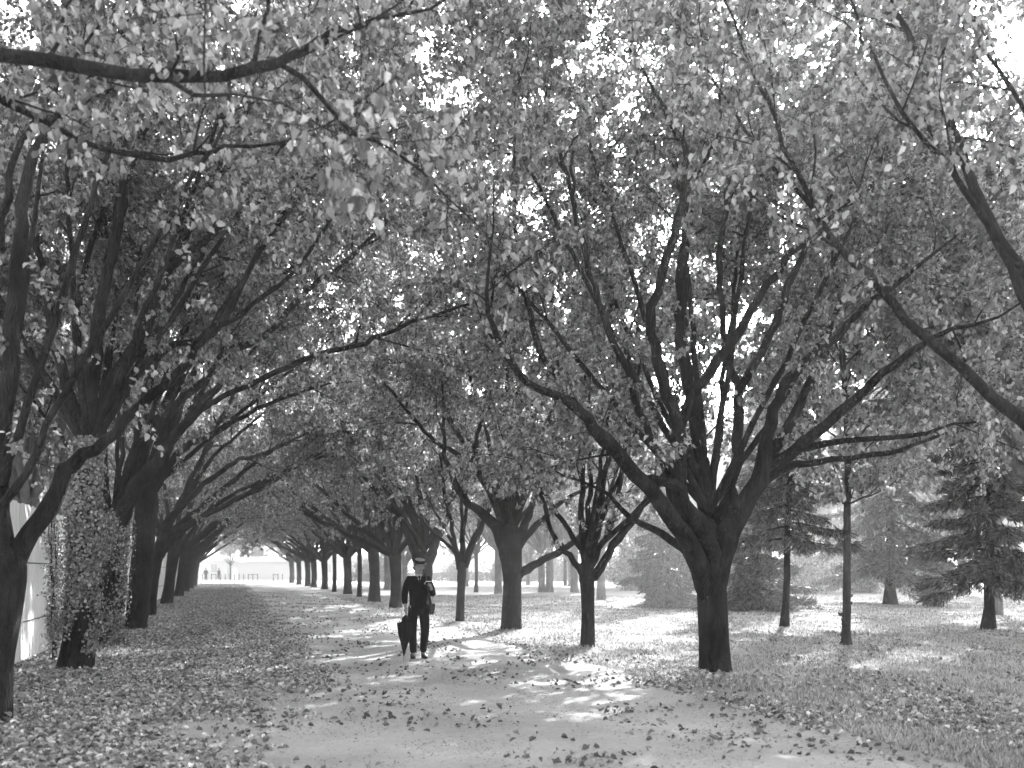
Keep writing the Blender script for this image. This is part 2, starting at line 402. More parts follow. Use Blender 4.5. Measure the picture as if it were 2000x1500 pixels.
# ------------------------------------------------------------------ generic limbs for the unseen sides
def fan(t, c0, specs, r0, t0=.35, **k):
    for ang, el, ln in specs:
        a_ = math.radians(ang); e_ = math.radians(el + t.r.uniform(-4, 4)); dv = np.array([math.cos(a_) * math.cos(e_), math.sin(a_) * math.cos(e_), math.sin(e_)])
        sd = np.cross(dv, [0, 0, 1]) * t.r.uniform(-.25, .25)
        P = [c0, *[c0 + dv * ln * f + sd * math.sin(f * 3) * ln * .25 + np.array([0, 0, (.5 if el < 45 else -.3) * f * f]) for f in (.25, .5, .75, 1)]]
        t.limb(P, np.array([1, .8, .6, .4, .2]) * r0, t0=t0, **k)

# T2 slim tree
D = gd(1270); t = Tree('broadleaf_tree', basept(1147, 1270), 12, .082, per=22); t.away = np.array([0, .55, .1])
P, R = PL([(1147, 1280, 36), (1147, 1266, 30), (1148, 1230, 27), (1148, 1160, 26), (1146, 1125, 31), (1146, 1100, 26)], D, D); t.trunk(P, R, 16)
for pts, dd in [([(1158,1128,20),(1180,1095,17),(1205,1055,16),(1240,1012,14),(1275,965,12),(1310,900,9),(1340,820,6)], 1.2),
  ([(1148,1120,18),(1160,1060,15),(1170,990,13),(1183,920,11),(1200,830,9),(1240,700,7),(1250,600,5)], 1.5),
  ([(1140,1125,15),(1120,1092,12),(1098,1070,10),(1078,1040,9),(1065,990,8),(1040,940,6)], -1.),
  ([(1145,1110,17),(1137,1050,13),(1136,980,11),(1140,910,10),(1120,840,8),(1100,780,6),(1090,700,5)], .3),
  ([(1152,1110,14),(1195,1020,10),(1215,930,9),(1225,850,8),(1240,760,6)], 2.)]:
    P, R = PL(pts, D, D + dd); t.limb(P, R, t0=.5, step=.36)
fan(t, at(1146, 1090, D), [(60, 50, 5), (120, 45, 4.5), (90, 68, 6), (-80, 62, 4), (10, 40, 4)], .06)
t.finish('slim dark tree just left of the largest one, three thin limbs in a fork', group=GR); TOT += t.nleaf

# T3 stout tree
D = gd(1233); t = Tree('broadleaf_tree', basept(999, 1233), 13, .082, per=25); t.away = np.array([0, .55, .1])
P, R = PL([(999, 1242, 54), (999, 1230, 43), (1000, 1190, 38), (1001, 1130, 37), (998, 1090, 44), (996, 1060, 46), (997, 1030, 34)], D, D); t.trunk(P, R, 18)
for pts, dd in [([(985,1070,26),(970,1030,24),(945,1005,19),(918,985,16),(895,955,13),(878,915,10),(868,880,8),(866,800,5)], -.8),
  ([(990,1060,24),(980,985,17),(955,950,14),(930,920,12),(895,886,10),(860,870,9),(836,850,8),(797,803,7),(757,755,5)], 1.5),
  ([(985,1040,16),(955,960,12),(935,930,11),(930,880,9),(935,840,8),(955,800,7),(975,740,5)], -1.2),
  ([(1000,1050,24),(1004,980,18),(1010,900,15),(1015,810,12),(1010,740,9),(1000,640,6)], 1.),
  ([(1008,1060,22),(1030,1010,15),(1050,960,13),(1060,900,11),(1080,850,8),(1100,780,6)], 1.8),
  ([(1010,1126,18),(1035,1108,17),(1065,1092,15),(1095,1078,13),(1130,1050,11),(1162,1018,10),(1190,960,7)], -.9),
  ([(1008,1075,18),(1030,1045,14),(1060,1015,12),(1090,985,10),(1130,960,7),(1150,950,5)], .6),
  ([(998,1035,18),(990,960,14),(985,880,12),(960,800,8),(965,700,6)], 2.4)]:
    P, R = PL(pts, D, D + dd); t.limb(P, R, t0=.58, step=.42, L=(1.1, 2.6), tw=.12)
fan(t, at(997, 1040, D), [(60, 50, 8), (120, 45, 8), (90, 68, 10), (150, 55, 8), (20, 52, 8), (-90, 64, 8), (180, 62, 9), (0, 68, 9.5), (45, 66, 9), (135, 68, 10)], .06, L=(1.2, 2.9), tw=.11, step=.4)
t.finish('stout dark tree third along the right row, a low limb reaching right', group=GR); TOT += t.nleaf

# T4, T5
D = gd(1218); t = Tree('broadleaf_tree', basept(898, 1218), 14, .09, per=24)
P, R = PL([(897, 1224, 22), (898, 1215, 18), (900, 1160, 16), (902, 1120, 18), (903, 1100, 16)], D, D); t.trunk(P, R, 12)
for pts, dd in [([(898,1112,12),(888,1060,9),(880,1010,8),(868,960,6),(860,900,4)], 0), ([(908,1108,13),(922,1070,11),(940,1030,10),(962,985,7),(985,920,5)], .5), ([(903,1105,10),(905,1040,8),(912,960,6),(900,860,4)], 1.)]:
    P, R = PL(pts, D, D + dd); t.limb(P, R, t0=.3, step=.36)
fan(t, at(903, 1095, D), [(60, 50, 5), (120, 50, 5), (180, 45, 5), (90, 70, 6)], .06)
t.finish('thin light-stemmed tree standing alone between the man and the stout tree', group=GR); TOT += t.nleaf
D = gd(1203); t = Tree('broadleaf_tree', basept(822, 1203), 15, .095, per=25)
P, R = PL([(823, 1210, 42), (824, 1198, 34), (826, 1150, 31), (828, 1110, 34), (828, 1088, 28)], D, D); t.trunk(P, R, 14)
for pts, dd in [([(820,1105,22),(808,1070,17),(793,1030,14),(778,1005,11),(760,970,8),(752,920,5)], -.5), ([(834,1100,22),(848,1070,19),(858,1040,16),(875,1010,12),(885,960,8)], .5), ([(828,1095,14),(826,1020,11),(815,940,8),(800,850,5)], 1.)]:
    P, R = PL(pts, D, D + dd); t.limb(P, R, t0=.3, step=.4, L=(1.2, 2.7), tw=.13)
fan(t, at(828, 1075, D), [(60, 50, 7), (120, 50, 7), (180, 50, 7), (90, 70, 9), (150, 65, 8), (200, 60, 8)], .1, L=(1.2, 2.8), tw=.13)
t.finish('dark forked tree rising directly behind the standing man', group=GR); TOT += t.nleaf

# ------------------------------------------------------------------ left row
D = gd(1420); t = Tree('broadleaf_tree', basept(-25, 1420), 21, .074, per=23); t.away = np.array([0, .55, .1])
P, R = PL([(-30, 1440, 130), (-28, 1405, 98), (-15, 1300, 76), (-2, 1200, 80), (8, 1130, 86), (14, 1090, 66), (14, 1070, 20)], D, D); t.trunk(P, R, 20)
for pts, dd in [
  ([(4,1100,64),(2,1000,44),(4,880,40),(14,740,38),(26,620,36),(34,520,33),(42,420,28),(54,338,26),(90,250,22),(121,208,18),(170,140,12),(230,40,8)], .8),
  ([(24,1100,56),(60,1040,44),(92,985,42),(128,925,36),(165,888,30),(205,862,26),(250,815,24),(300,767,22),(345,730,20),(383,677,19),(443,607,15),(504,499,12),(560,410,9),(620,340,6)], 1.2),
  ([(5,985,22),(48,925,18),(90,843,17),(132,765,16),(170,690,15),(205,640,15),(240,575,14),(293,489,13),(330,423,12),(367,353,11),(403,298,9),(440,240,8),(480,180,5)], -.8),
  ([(383,680,14),(430,640,12),(500,590,11),(579,523,9),(653,420,7),(720,350,5)], 2.2),
  ([(-40,700,30),(-20,560,24),(5,420,18),(25,325,16),(60,240,12),(110,165,9)], -.5)]:
    P, R = PL(core(pts, (5, 1190), 1090), D, D + dd); t.limb(P, R * .84, t0=.62, step=.34, k=10, tw=.095)
fan(t, at(5, 950, D), [(40, 74, 6.5), (170, 55, 5), (100, 66, 6)], .05, t0=.5)
t.finish('tree cut by the left edge, its low trunk forking in a wide V', group=GL); TOT += t.nleaf

def ivy(root, base, P, R, n, seed, size=.045, off=.014):
    r = np.random.default_rng(seed); P = np.asarray(P) - np.array([base[0], base[1], 0]); S = smooth(np.hstack([P, np.reshape(R, (-1, 1))]), 60)
    i = r.integers(0, 60, n); a = r.uniform(0, 6.283, n); rad = S[i, 3] * 1.02 + np.abs(r.normal(0, off, n))
    out = np.stack([np.cos(a), np.sin(a), np.zeros(n)], -1); pos = S[i, :3] + out * rad[:, None]; pos[:, 2] += r.normal(0, .04, n)
    nz = np.array([noise.noise(Vector((math.cos(q) * .9, math.sin(q) * .9 + seed, z * 1.1))) for q, z in zip(a, pos[:, 2])])
    low = .55 + .5 * np.sin(a * 1. + seed) + .25 * np.sin(a * 3)
    kp = (nz + r.normal(0, .12, n) > -.22) & (pos[:, 2] > low * .9 + r.normal(0, .12, n)); pos = pos[kp]; out = out[kp]; n = len(pos); pos = pos + out * (np.clip(r.exponential(.035, n), 0, .16))[:, None]
    b = MB(); leaves(b, pos, r.normal(0, .35, (n, 3)) + [0, 0, -.9], out + r.normal(0, .3, (n, 3)), size * r.uniform(.6, 1.3, n), 0, None, r, True, 1.15)
    return tag(b.obj('ivy', [M_IVY], root), 'glossy ivy wrapped round the trunk')

D = gd(1312); bs = basept(148, 1312); t = Tree('ivy_clad_tree', bs, 22, .078, per=25); t.away = np.array([0, .55, .1])
TP = [(146, 1322, 92), (148, 1308, 78), (152, 1270, 66), (158, 1180, 58), (162, 1100, 56), (166, 1000, 56), (172, 900, 54), (176, 860, 40)]
P, R = PL(TP, D, D); t.trunk(P, R * .95, 18); ivy(t.root, bs, P[2:], R[2:] * .86, 15000, 5)
for pts, dd in [
  ([(176,900,44),(200,800,38),(235,725,36),(270,668,34),(290,620,32),(312,558,30),(330,520,26),(352,480,22),(372,428,20),(403,364,18),(440,305,15),(477,228,11),(510,130,7)], 1.5),
  ([(325,530,18),(367,496,16),(422,452,15),(477,408,14),(540,366,13),(600,331,11),(660,290,8),(740,230,5)], -1.),
  ([(172,880,36),(172,780,30),(185,660,26),(200,575,25),(220,485,24),(235,412,24),(253,320,22),(279,262,20),(300,200,15),(330,80,9)], -.4),
  ([(168,870,30),(140,780,26),(115,700,24),(99,646,20),(88,558,16),(70,467,12),(40,380,8)], .5),
  ([(170,820,20),(150,680,16),(156,570,14),(184,467,12),(210,380,8)], 2.),
  ([(180,850,22),(240,760,18),(330,680,16),(400,655,14),(445,590,13),(472,540,12),(504,500,11),(560,400,8),(640,320,5)], 2.6)]:
    P, R = PL(pts, D, D + dd); t.limb(P, R * .84, t0=.55, step=.34, L=(1., 2.4), k=10, tw=.095)
fan(t, at(174, 880, D), [(60, 60, 8), (20, 62, 9), (110, 60, 8), (160, 50, 7), (200, 60, 7), (-20, 66, 8.5), (-70, 65, 7), (85, 78, 9)], .055, tw=.1, step=.36, L=(1.1, 2.6))
t.finish('leaning ivy-wrapped tree nearest the pale fence, bare dark foot', group=GL); TOT += t.nleaf

D = gd(1265); bs = basept(212, 1265); t = Tree('ivy_clad_tree', bs, 23, .08, per=25); t.away = np.array([0, .55, .1])
TP = [(210, 1274, 74), (211, 1262, 64), (213, 1220, 58), (216, 1150, 55), (220, 1080, 56), (222, 1035, 56), (226, 1005, 40)]
P, R = PL(TP, D, D); t.trunk(P, R * .95, 18); ivy(t.root, bs, P[1:], R[1:] * .86, 13000, 6)
for pts, dd in [
  ([(225,1040,42),(240,1000,38),(267,950,36),(300,907,28),(333,860,24),(373,817,20),(405,790,16),(440,772,13),(520,736,13),(612,696,12),(696,676,11),(752,652,10),(852,612,8),(948,588,5)], -3.5),
  ([(375,815,12),(392,780,11),(403,752,9),(430,690,6)], -1.),
  ([(300,900,24),(340,800,20),(400,740,18),(452,684,17),(520,656,15),(560,608,14),(605,562,12),(648,532,12),(719,471,10),(784,410,9),(840,360,6)], 1.2),
  ([(240,1000,30),(290,860,24),(350,740,20),(400,665,18),(450,625,16),(520,576,14),(560,530,12),(600,500,11),(680,400,7)], 2.4),
  ([(218,1030,26),(205,930,22),(200,800,20),(215,680,16),(230,560,12)], 1.),
  ([(228,1010,30),(262,880,24),(290,760,22),(310,640,18),(350,500,14),(400,360,8)], .5)]:
    P, R = PL(pts, D, D + dd); t.limb(P, R * .84, t0=.55, step=.36, L=(1., 2.4), tw=.1, k=10)
fan(t, at(224, 1000, D), [(60, 60, 8), (110, 60, 8), (160, 50, 6), (0, 62, 8), (30, 50, 8), (20, 70, 10), (-20, 66, 9), (85, 78, 10)], .055, L=(1.2, 2.8), tw=.1, step=.38)
t.finish('thick ivy-wrapped tree, second from the pale fence gap, long low limb over the path', group=GL); TOT += t.nleaf

D = gd(1232); t = Tree('broadleaf_tree', basept(262, 1232), 24, .088, per=22); t.away = np.array([0, .55, .1])
P, R = PL([(260, 1240, 58), (263, 1228, 47), (270, 1180, 42), (277, 1100, 42), (283, 1020, 44), (288, 975, 42), (291, 945, 28)], D, D); t.trunk(P, R, 16)
for pts, dd in [
  ([(290,980,34),(308,890,28),(333,827,25),(363,760,20),(400,690,16),(450,600,12),(500,520,8)], 1.),
  ([(292,970,24),(320,925,18),(352,880,16),(385,860,14),(430,840,12),(500,800,10),(580,770,7)], -.5),
  ([(290,960,22),(330,870,16),(380,800,14),(440,740,12),(520,690,9),(600,640,6)], 2.),
  ([(282,985,22),(280,900,18),(290,790,14),(300,680,10)], 0)]:
    P, R = PL(pts, D, D + dd); t.limb(P, R * .84, t0=.55, step=.45, L=(1.1, 2.4), tw=.13)
fan(t, at(290, 960, D), [(20, 45, 8), (60, 60, 8), (120, 60, 7), (0, 65, 9), (35, 70, 9)], .07, L=(1.2, 2.8), tw=.13)
t.finish('dark straight tree third beside the pale fence, bare of ivy', group=GL); TOT += t.nleaf

D = gd(1205); t = Tree('broadleaf_tree', basept(295, 1205), 25, .095, per=22); t.away = np.array([0, .55, .1])
P, R = PL([(294, 1211, 24), (296, 1202, 19), (299, 1150, 18), (306, 1095, 22), (318, 1060, 22), (326, 1040, 14)], D, D); t.trunk(P, R, 12)
for pts, dd in [
  ([(308,1085,20),(318,1030,17),(335,1008,16),(360,985,14),(393,953,13),(433,920,12),(467,897,10),(500,893,9),(560,864,7),(612,840,5)], -.5),
  ([(308,1090,18),(333,1060,14),(367,1030,12),(400,1003,11),(450,968,9),(500,944,8),(560,920,7),(656,880,5),(700,856,4)], .8),
  ([(330,1020,12),(370,960,11),(410,900,9),(440,870,8),(500,820,6)], 1.5),
  ([(340,1050,12),(390,1010,10),(440,985,8),(520,950,6),(600,900,4)], 2.5)]:
    P, R = PL(pts, D, D + dd); t.limb(P, R * .84, t0=.55, step=.45, L=(1.1, 2.5), tw=.14)
fan(t, at(318, 1050, D), [(20, 45, 9), (60, 60, 8), (0, 30, 9), (0, 65, 9), (150, 60, 7)], .1, L=(1.2, 2.8), tw=.13)
t.finish('slender leaning tree, fourth on the left, bowed limbs over the avenue', group=GL); TOT += t.nleaf

# trees just outside the frame whose limbs hang into it
t = Tree('broadleaf_tree', (-4.6, 5.6), 31, .070, per=13, droop=1.1)
t.trunk([(-4.6, 5.6, -.1), (-4.6, 5.6, .2), (-4.55, 5.65, 1.3), (-4.5, 5.7, 2.5)], [.34, .26, .22, .2])
for pts, d1, d2 in [
  ([(-700,560,34),(-500,330,32),(-250,160,30),(0,105,27),(170,128,27),(330,150,26),(440,146,22),(540,124,19),(600,92,15),(655,60,13),(740,40,9),(840,10,6)], 5.9, 6.9),
  ([(330,156,9),(370,175,9),(410,184,8),(450,182,6)], 6.4, 6.2),
  ([(548,126,12),(600,165,10),(650,215,9),(700,262,8),(760,290,6),(850,360,5)], 6.6, 8.),
  ([(-600,380,20),(-300,240,16),(-100,170,14),(0,190,13),(80,235,12),(180,285,11),(300,314,11),(390,294,9),(450,288,7),(560,270,5)], 6.2, 8.2)]:
    P, R = PL(pts, d1, d2)
    t.limb(P, R, t0=.35 if len(pts) > 5 else .2, step=.36, L=(.45, 1.3), ext=.7, tw=.12, k=10, up=.8)
P0 = np.array([-4.5, 5.7, 2.4])
fan(t, P0, [(20, 68, 5.), (-20, 66, 5.5), (-80, 60, 5), (150, 50, 5), (200, 60, 5)], .06, t0=.55, L=(.8, 1.8))
t.finish('tree out of frame at top left, thick bare branch crossing the upper corner', group=GL); TOT += t.nleaf

t = Tree('broadleaf_tree', (5.5, 9.3), 32, .072, per=16, droop=.9); t.away = np.array([0, .3, .2])
t.trunk([(5.5, 9.3, -.1), (5.5, 9.3, .25), (5.5, 9.3, 1.2), (5.45, 9.3, 2.4)], [.4, .3, .25, .27])
for pts, d1, d2 in [
  ([(2110,900,46),(2000,830,34),(1900,740,27),(1790,640,24),(1740,585,22),(1690,530,20),(1640,480,19),(1600,420,17),(1560,350,13),(1520,250,11),(1495,180,9),(1460,110,8),(1425,20,6)], 9.3, 8.6),
  ([(1600,425,12),(1540,360,11),(1480,290,9),(1430,210,8),(1380,140,7),(1330,60,5)], 8.9, 9.8),
  ([(2120,860,34),(2060,640,26),(1960,480,20),(1860,340,15),(1790,260,12),(1740,180,10),(1690,90,8),(1660,0,6)], 9.3, 8.),
  ([(2160,860,30),(2150,600,22),(2080,380,16),(1990,200,12),(1900,60,8)], 9.3, 8.4)]:
    P, R = PL(pts, d1, d2); t.limb(P, R * .78, t0=.5, step=.3, L=(.6, 1.7), ext=.8, tw=.1, k=10, up=.5)
fan(t, np.array([5.45, 9.3, 2.3]), [(160, 72, 6), (60, 60, 5.5), (-60, 60, 5), (0, 45, 4), (80, 75, 7)], .09, t0=.5, L=(.8, 2.))
t.finish('tree outside the right edge, one bare limb slanting down to the right', group=GR); TOT += t.nleaf

# ------------------------------------------------------------------ procedural trees for the distance, built once and copied
PROTO = {}
def proto(key, seed, bias, trunk_h, trunk_r, H, nl=9, leafsize=.125, bark=None, leaf=None, per=21, cat='tree'):
    t = Tree('broadleaf_tree', (0, 0), seed, leafsize, hi=False, bark=bark, leaf=leaf, per=per)
    t.trunk([(0, 0, -.15), (0, 0, .15), (.02, 0, trunk_h * .5), (.05 * bias, 0, trunk_h), (.1 * bias, 0, trunk_h + .5)], [trunk_r * 1.5, trunk_r * 1.1, trunk_r * .92, trunk_r * 1.0, trunk_r * .7], 12)
    c0 = np.array([.06 * bias, 0, trunk_h - .1]); sp = []
    for i in range(nl):
        a = i * 360 / nl + t.r.uniform(-15, 15); ca = math.cos(math.radians(a)); el = t.r.uniform(38, 62) - 16 * max(0, bias * ca)
        sp.append((a, el, H * t.r.uniform(.55, .75) * (1 + .3 * bias * ca)))
    for i in range(4): sp.append((i * 90 + t.r.uniform(0, 60), 76, H * .72))
    fan(t, c0, sp, trunk_r * .48, t0=.3, L=(1.2, 3.), tw=.17, step=.5, own=False)
    t.finish(None); PROTO[key] = t; t.used = False; return t
for i in range(2):
    proto('R%d' % i, 41 + i, -1, 2.3, .26, 10.5); proto('L%d' % i, 51 + i, 1, 2.3, .26, 10.5)
    proto('G%d' % i, 61 + i, 0, 3.0, .27, 12., nl=10, bark=M_BARK_PALE)
proto('S0', 71, 0, 2.2, .11, 8., nl=6)
def place(key, x, y, label, group, rz=0., sc=1., name='broadleaf_tree', cat='tree', sz=None):
    t = PROTO[key]
    if not t.used: r = t.root; t.used = True
    else:
        r = t.root.copy(); COL.objects.link(r)
        for ch in t.root.children:
            c = ch.copy(); COL.objects.link(c); c.parent = r
    r.location = (x, y, 0); r.rotation_euler = (0, 0, math.radians(rz)); r.scale = (sc, sc, sz or sc)
    r['label'] = label; r['category'] = cat; r['group'] = group
    return r
rr = random.Random(5)
RL = {'T6': 'slim dark tree glimpsed just left of the man', 'T7': 'stout dark tree with a wide fork, second to the left of the man',
 'T8': 'very thin tree third to the left of the man', 'T9': 'stout dark tree fourth to the left of the man', 'T10': 'thin tree fifth to the left of the man, with low V fork',
 'T11': 'dark trunk sixth to the left of the man', 'T12': 'dark trunk seventh to the left of the man', 'T13': 'dark trunk eighth to the left of the man, close beside the seventh',
 'T14': 'dark trunk second from the bright opening on its right side', 'T15': 'last dark trunk at the right edge of the bright opening'}
thin = {'T6': .62, 'T8': .5, 'T10': .55}
for i, (k, (px, py)) in enumerate(RIGHT.items()):
    if k in RL:
        x, y = basept(px, py); s_ = thin.get(k, 1.) ; place('S0' if k in ('T8', 'T10') else 'R%d' % (i % 2), x, y, RL[k], GR, rr.uniform(-40, 40), {'T8': 1.25, 'T10': 1.3, 'T6': .95}.get(k, rr.uniform(.95, 1.08)))
LL = {'L5': 'leaning dark tree, fifth on the left, pale fence showing before it', 'L6': 'leaning dark tree, sixth along the left row',
 'L7': 'dark tree seventh along the left row', 'L8': 'dark tree eighth along the left row, close to the white lamp', 'L9': 'last tree of the left row beside the white lamp'}
for i, (k, (px, py)) in enumerate(LEFT.items()):
    if k in LL: x, y = basept(px, py); r = place('L%d' % (i % 2), x, y, LL[k], GL, rr.uniform(-30, 30), rr.uniform(.95, 1.08)); r.rotation_euler = (0, math.radians(6), r.rotation_euler[2] * .6)
GP = 'trees scattered over the park lawn'
PARK = [(930, 1157, 'S0', 'thin pale trunk on the far lawn behind the thin light-stemmed tree', 1.2), (973, 1160, 'G0', 'dark-footed trunk on the far lawn just left of the stout tree', .9),
 (1058, 1157, 'G1', 'left one of two pale trunks standing close together on the far lawn', .9), (1073, 1157, 'G0', 'right one of two pale trunks standing close together on the far lawn', 1.), (1122, 1157, 'G1', 'pale trunk on the far lawn just left of the slim forked tree', 1.),
 (1104, 1144, 'S0', 'distant thin tree between the two pale pairs of trunks', 1.5), (1174, 1172, 'G0', 'pale trunk on the lawn just right of the slim forked tree', .85), (1216, 1145, 'S0', 'small distant tree left of the dark fir', 1.5),
 (757, 1152, 'G1', 'pale trunk behind the right row, above the umbrella', 1.), (1290, 1148, 'G1', 'distant park tree behind the dark fir', 1.1), (1400, 1150, 'G0', 'distant park tree behind the largest trunk', 1.1),
 (1880, 1162, 'G1', 'park tree beyond the right-hand pine', 1.1), (1620, 1150, 'G0', 'distant park tree behind the two slim stems', 1.2), (1760, 1148, 'G1', 'distant park tree behind the right-hand pine', 1.2),
 (1940, 1200, 'G0', 'park tree near the right edge of the lawn', 1.05), (1500, 1146, 'G1', 'distant park tree behind the broad conifer', 1.2)]
for px, py, key, lab, sc in PARK: x, y = basept(px, py); place(key, x, y, lab, GP, rr.uniform(0, 360), sc)

# slim sunlit tree on the lawn at right
D = gd(1258); t = Tree('slim_tree', basept(1653, 1258), 81, .12, leaf=M_LEAF_PALE, bark=bark_mat('bark_mid', .03, .12), per=16)
P, R = PL([(1653, 1266, 30), (1653, 1254, 22), (1653, 1235, 18), (1654, 1150, 15), (1655, 1000, 14), (1656, 880, 12), (1650, 760, 11), (1642, 640, 10), (1640, 480, 7), (1646, 330, 5), (1650, 220, 3)], D, D); t.trunk(P, R, 12, .06)
c = at(1655, 985, D)
fan(t, c, [(0, 18, 1.7), (180, 12, 1.5), (60, 30, 1.6), (-60, 15, 1.4), (-120, 20, 1.5), (120, 25, 1.4)], .02, t0=.15, L=(.4, .9), tw=.1, ext=.5)
for z_ in np.linspace(930, 260, 44): fan(t, at(1653 - max(0, 700 - z_) * .03, z_ + t.r.uniform(-8, 8), D), [(t.r.uniform(0, 360), t.r.uniform(25, 55), t.r.uniform(1.8, 3.1))], .02, t0=.25, L=(.6, 1.6), tw=.12)
for z_ in (.18, .3, .42, .5, .62, .7, .85, 1.0, 1.15):    # knobbly shoots low on the stem
    a = t.r.uniform(0, 6.28); o = np.array([math.cos(a), math.sin(a) * .5, 0]); q = t.base + [0, 0, z_]
    kb = MB(); kb.tube([q + o * .04 - t.base, q + o * .12 - t.base, q + o * .17 + [0, 0, .03] - t.base], [.05, .035, .012], 7, rough=.12, rng=t.r); t.parts.append(('burl', kb))
t.finish('slim straight tree on the lawn at right, pale leaves low on its stem', group=GP)

# ------------------------------------------------------------------ conifers
def conifer(name, px, py, H, rad, low, seed, label, trunk_r=.16, n=26, lean=0., droop=.5, dens=1., top=1.):
    x, y = basept(px, py); r = np.random.default_rng(seed); root = empty(name, (x, y, 0))
    b = MB(); zs = np.linspace(-.1, H, 14); wob = np.cumsum(r.normal(0, .02, (14, 2)), axis=0)
    P = np.stack([zs * lean + wob[:, 0], wob[:, 1], zs], -1); R = trunk_r * (1 - zs / H * .85); R[0] *= 1.5
    b.tube(P, R, 12, rough=.04, rng=r); b.obj('trunk', [M_BARK], root, smooth=True)
    c = MB(); br = MB(); pos = []; axs = []
    for i in range(n * 3):
        z = low + (H - low) * (i / (n * 3)) ** 1.05; f = (z - low) / (H - low); L_ = rad * (1 - f * .8) ** top * r.uniform(.5, 1.15)
        a = i * 2.399 + r.uniform(-.3, .3); dv = np.array([math.cos(a), math.sin(a), r.uniform(-.12, .12)]); c0 = np.array([z * lean, 0, z])
        q = np.linspace(0, 1, 7)[:, None]; Pb = c0 + dv * L_ * q + np.array([0, 0, -1]) * droop * L_ * (q ** 1.6) * .5 + np.array([0, 0, 1]) * .25 * L_ * np.clip(q - .6, 0, 1) 
        br.tube(Pb, np.linspace(.03, .006, 7), 4, cap=False)
        m = int(L_ * 55 * dens); t_ = r.uniform(.12, 1, m) ** .8 * 6; k = np.minimum(t_.astype(int), 5); ff = (t_ - k)[:, None]
        A = Pb[k] * (1 - ff) + Pb[k + 1] * ff; side = np.cross(dv, [0, 0, 1]) 
        sp = (r.random((m, 1)) - .5) * 2; w_ = .30 * L_ * (1 - (t_[:, None] / 6)) + .12
        A = A + side * sp * w_ + np.array([0, 0, -1]) * np.abs(sp) * .12 + r.normal(0, .03, (m, 3))
        axis = dv * .6 + side * sp * .7 + r.normal(0, .3, (m, 3)) + [0, 0, -.35 - droop * .4]
        pos.append(A); axs.append(axis)
    A = np.concatenate(pos); X_ = np.concatenate(axs); m = len(A)
    rep = 6; A = np.repeat(A, rep, 0) + r.normal(0, .035, (m * rep, 3)); X_ = np.repeat(X_, rep, 0) + r.normal(0, .35, (m * rep, 3))
    leaves(c, A, X_, r.normal(0, 1, (m * rep, 3)) + [0, 0, .5], r.uniform(.14, .28, m * rep), 0, None, r, False, .16)
    br.obj('branch', [M_BARK], root); c.obj('crown', [M_NEEDLE], root)
    return tag(root, label, 'conifer', 'conifers on the lawn')
conifer('fir_tree', 1306, 1188, 6.5, 1.9, .15, 91, 'dark dense fir reaching the grass just left of the largest trunk', .14, n=26, dens=1.2)
conifer('fir_tree', 1480, 1192, 8.5, 2.5, .15, 92, 'broad conifer sweeping to the grass just right of the largest trunk', .16, n=30, dens=1.1)
conifer('pine_tree', 1530, 1225, 9.5, 2.0, 2.3, 93, 'pine with a thin bare leaning stem between the big trunk and the slim sunlit tree', .10, n=20, lean=.03, dens=1.)
conifer('pine_tree', 1738, 1180, 11., 4.6, 1.5, 94, 'dark spreading pine with drooping boughs right of the slim sunlit tree', .24, n=30, droop=.7, dens=.9)
conifer('pine_tree', 1930, 1230, 9., 2.4, 1.2, 95, 'pine near the right edge of the picture', .14, n=24, dens=1.)

# ------------------------------------------------------------------ beyond the fence and the road
GB = 'trees behind the pale fence'
for i, (x, y, lab) in enumerate([(-13.0, 19, 'nearest tree behind the pale fence'), (-12.5, 26.5, 'second tree behind the pale fence, seen through the fork'), (-17, 34, 'third tree behind the pale fence'), (-21, 48, 'fourth tree behind the pale fence'), (-17.5, 24, 'tree set back behind the near part of the fence'), (-28, 66, 'farthest tree behind the pale fence')]):
    place('G%d' % (i % 2), x, y, lab, GB, rr.uniform(0, 360), rr.uniform(.95, 1.1))
GF = 'trees far beyond the road'
k_ = 0
for row, (yy, n_) in enumerate([(178, 26), (205, 24)]):
    for i in range(n_):
        x = -135 + i * (300 / n_) + rr.uniform(-3, 3); y = yy + rr.uniform(-6, 6) + (.06 * (-x))
        if row == 0 and -62 < x < -38: continue
        place('G%d' % (k_ % 2), x, y, 'hazy tree in the far belt beyond the road', GF, rr.uniform(0, 360), rr.uniform(1.2, 1.7)); k_ += 1
for px, py, sc, lab in [(450, 1131.5, 1.0, 'small tree in the bright opening, just left of its middle'), (501, 1130, .8, 'faint small tree in the bright opening, right of its middle')]:
    x, y = basept(px, py); place('S0', x, y, lab, 'young trees by the cross road', rr.uniform(0, 360), sc)

def bush_proto(seed):
    r = np.random.default_rng(seed); root = empty('bush'); b = MB(); c = MB(); pos = []
    for i in range(46):
        a = r.uniform(0, 6.28); sp = r.uniform(.2, 2.3); h = r.uniform(1., 3.6) * (1 - .07 * sp * sp); q = np.linspace(0, 1, 6)[:, None]
        P = np.hstack([np.cos(a) * sp * q ** .8, np.sin(a) * sp * q ** .8, h * q - .05]); b.tube(P, np.linspace(.03, .008, 6), 4, cap=False)
        t_ = r.uniform(.15, 1, 150) * 5; k = np.minimum(t_.astype(int), 4); f = (t_ - k)[:, None]; pos.append(P[k] * (1 - f) + P[k + 1] * f + r.normal(0, .22, (150, 3)))
    A = np.concatenate(pos); m = len(A); leaves(c, A, r.normal(0, .7, (m, 3)), r.normal(0, .6, (m, 3)) + [0, 0, .6], r.uniform(.12, .22, m), 0, None, r, False)
    b.obj('stem', [M_TWIG], root); c.obj('foliage', [M_HEDGE if seed % 2 else M_LEAF], root)
    class T: pass
    t = T(); t.root = root; t.used = False; return t
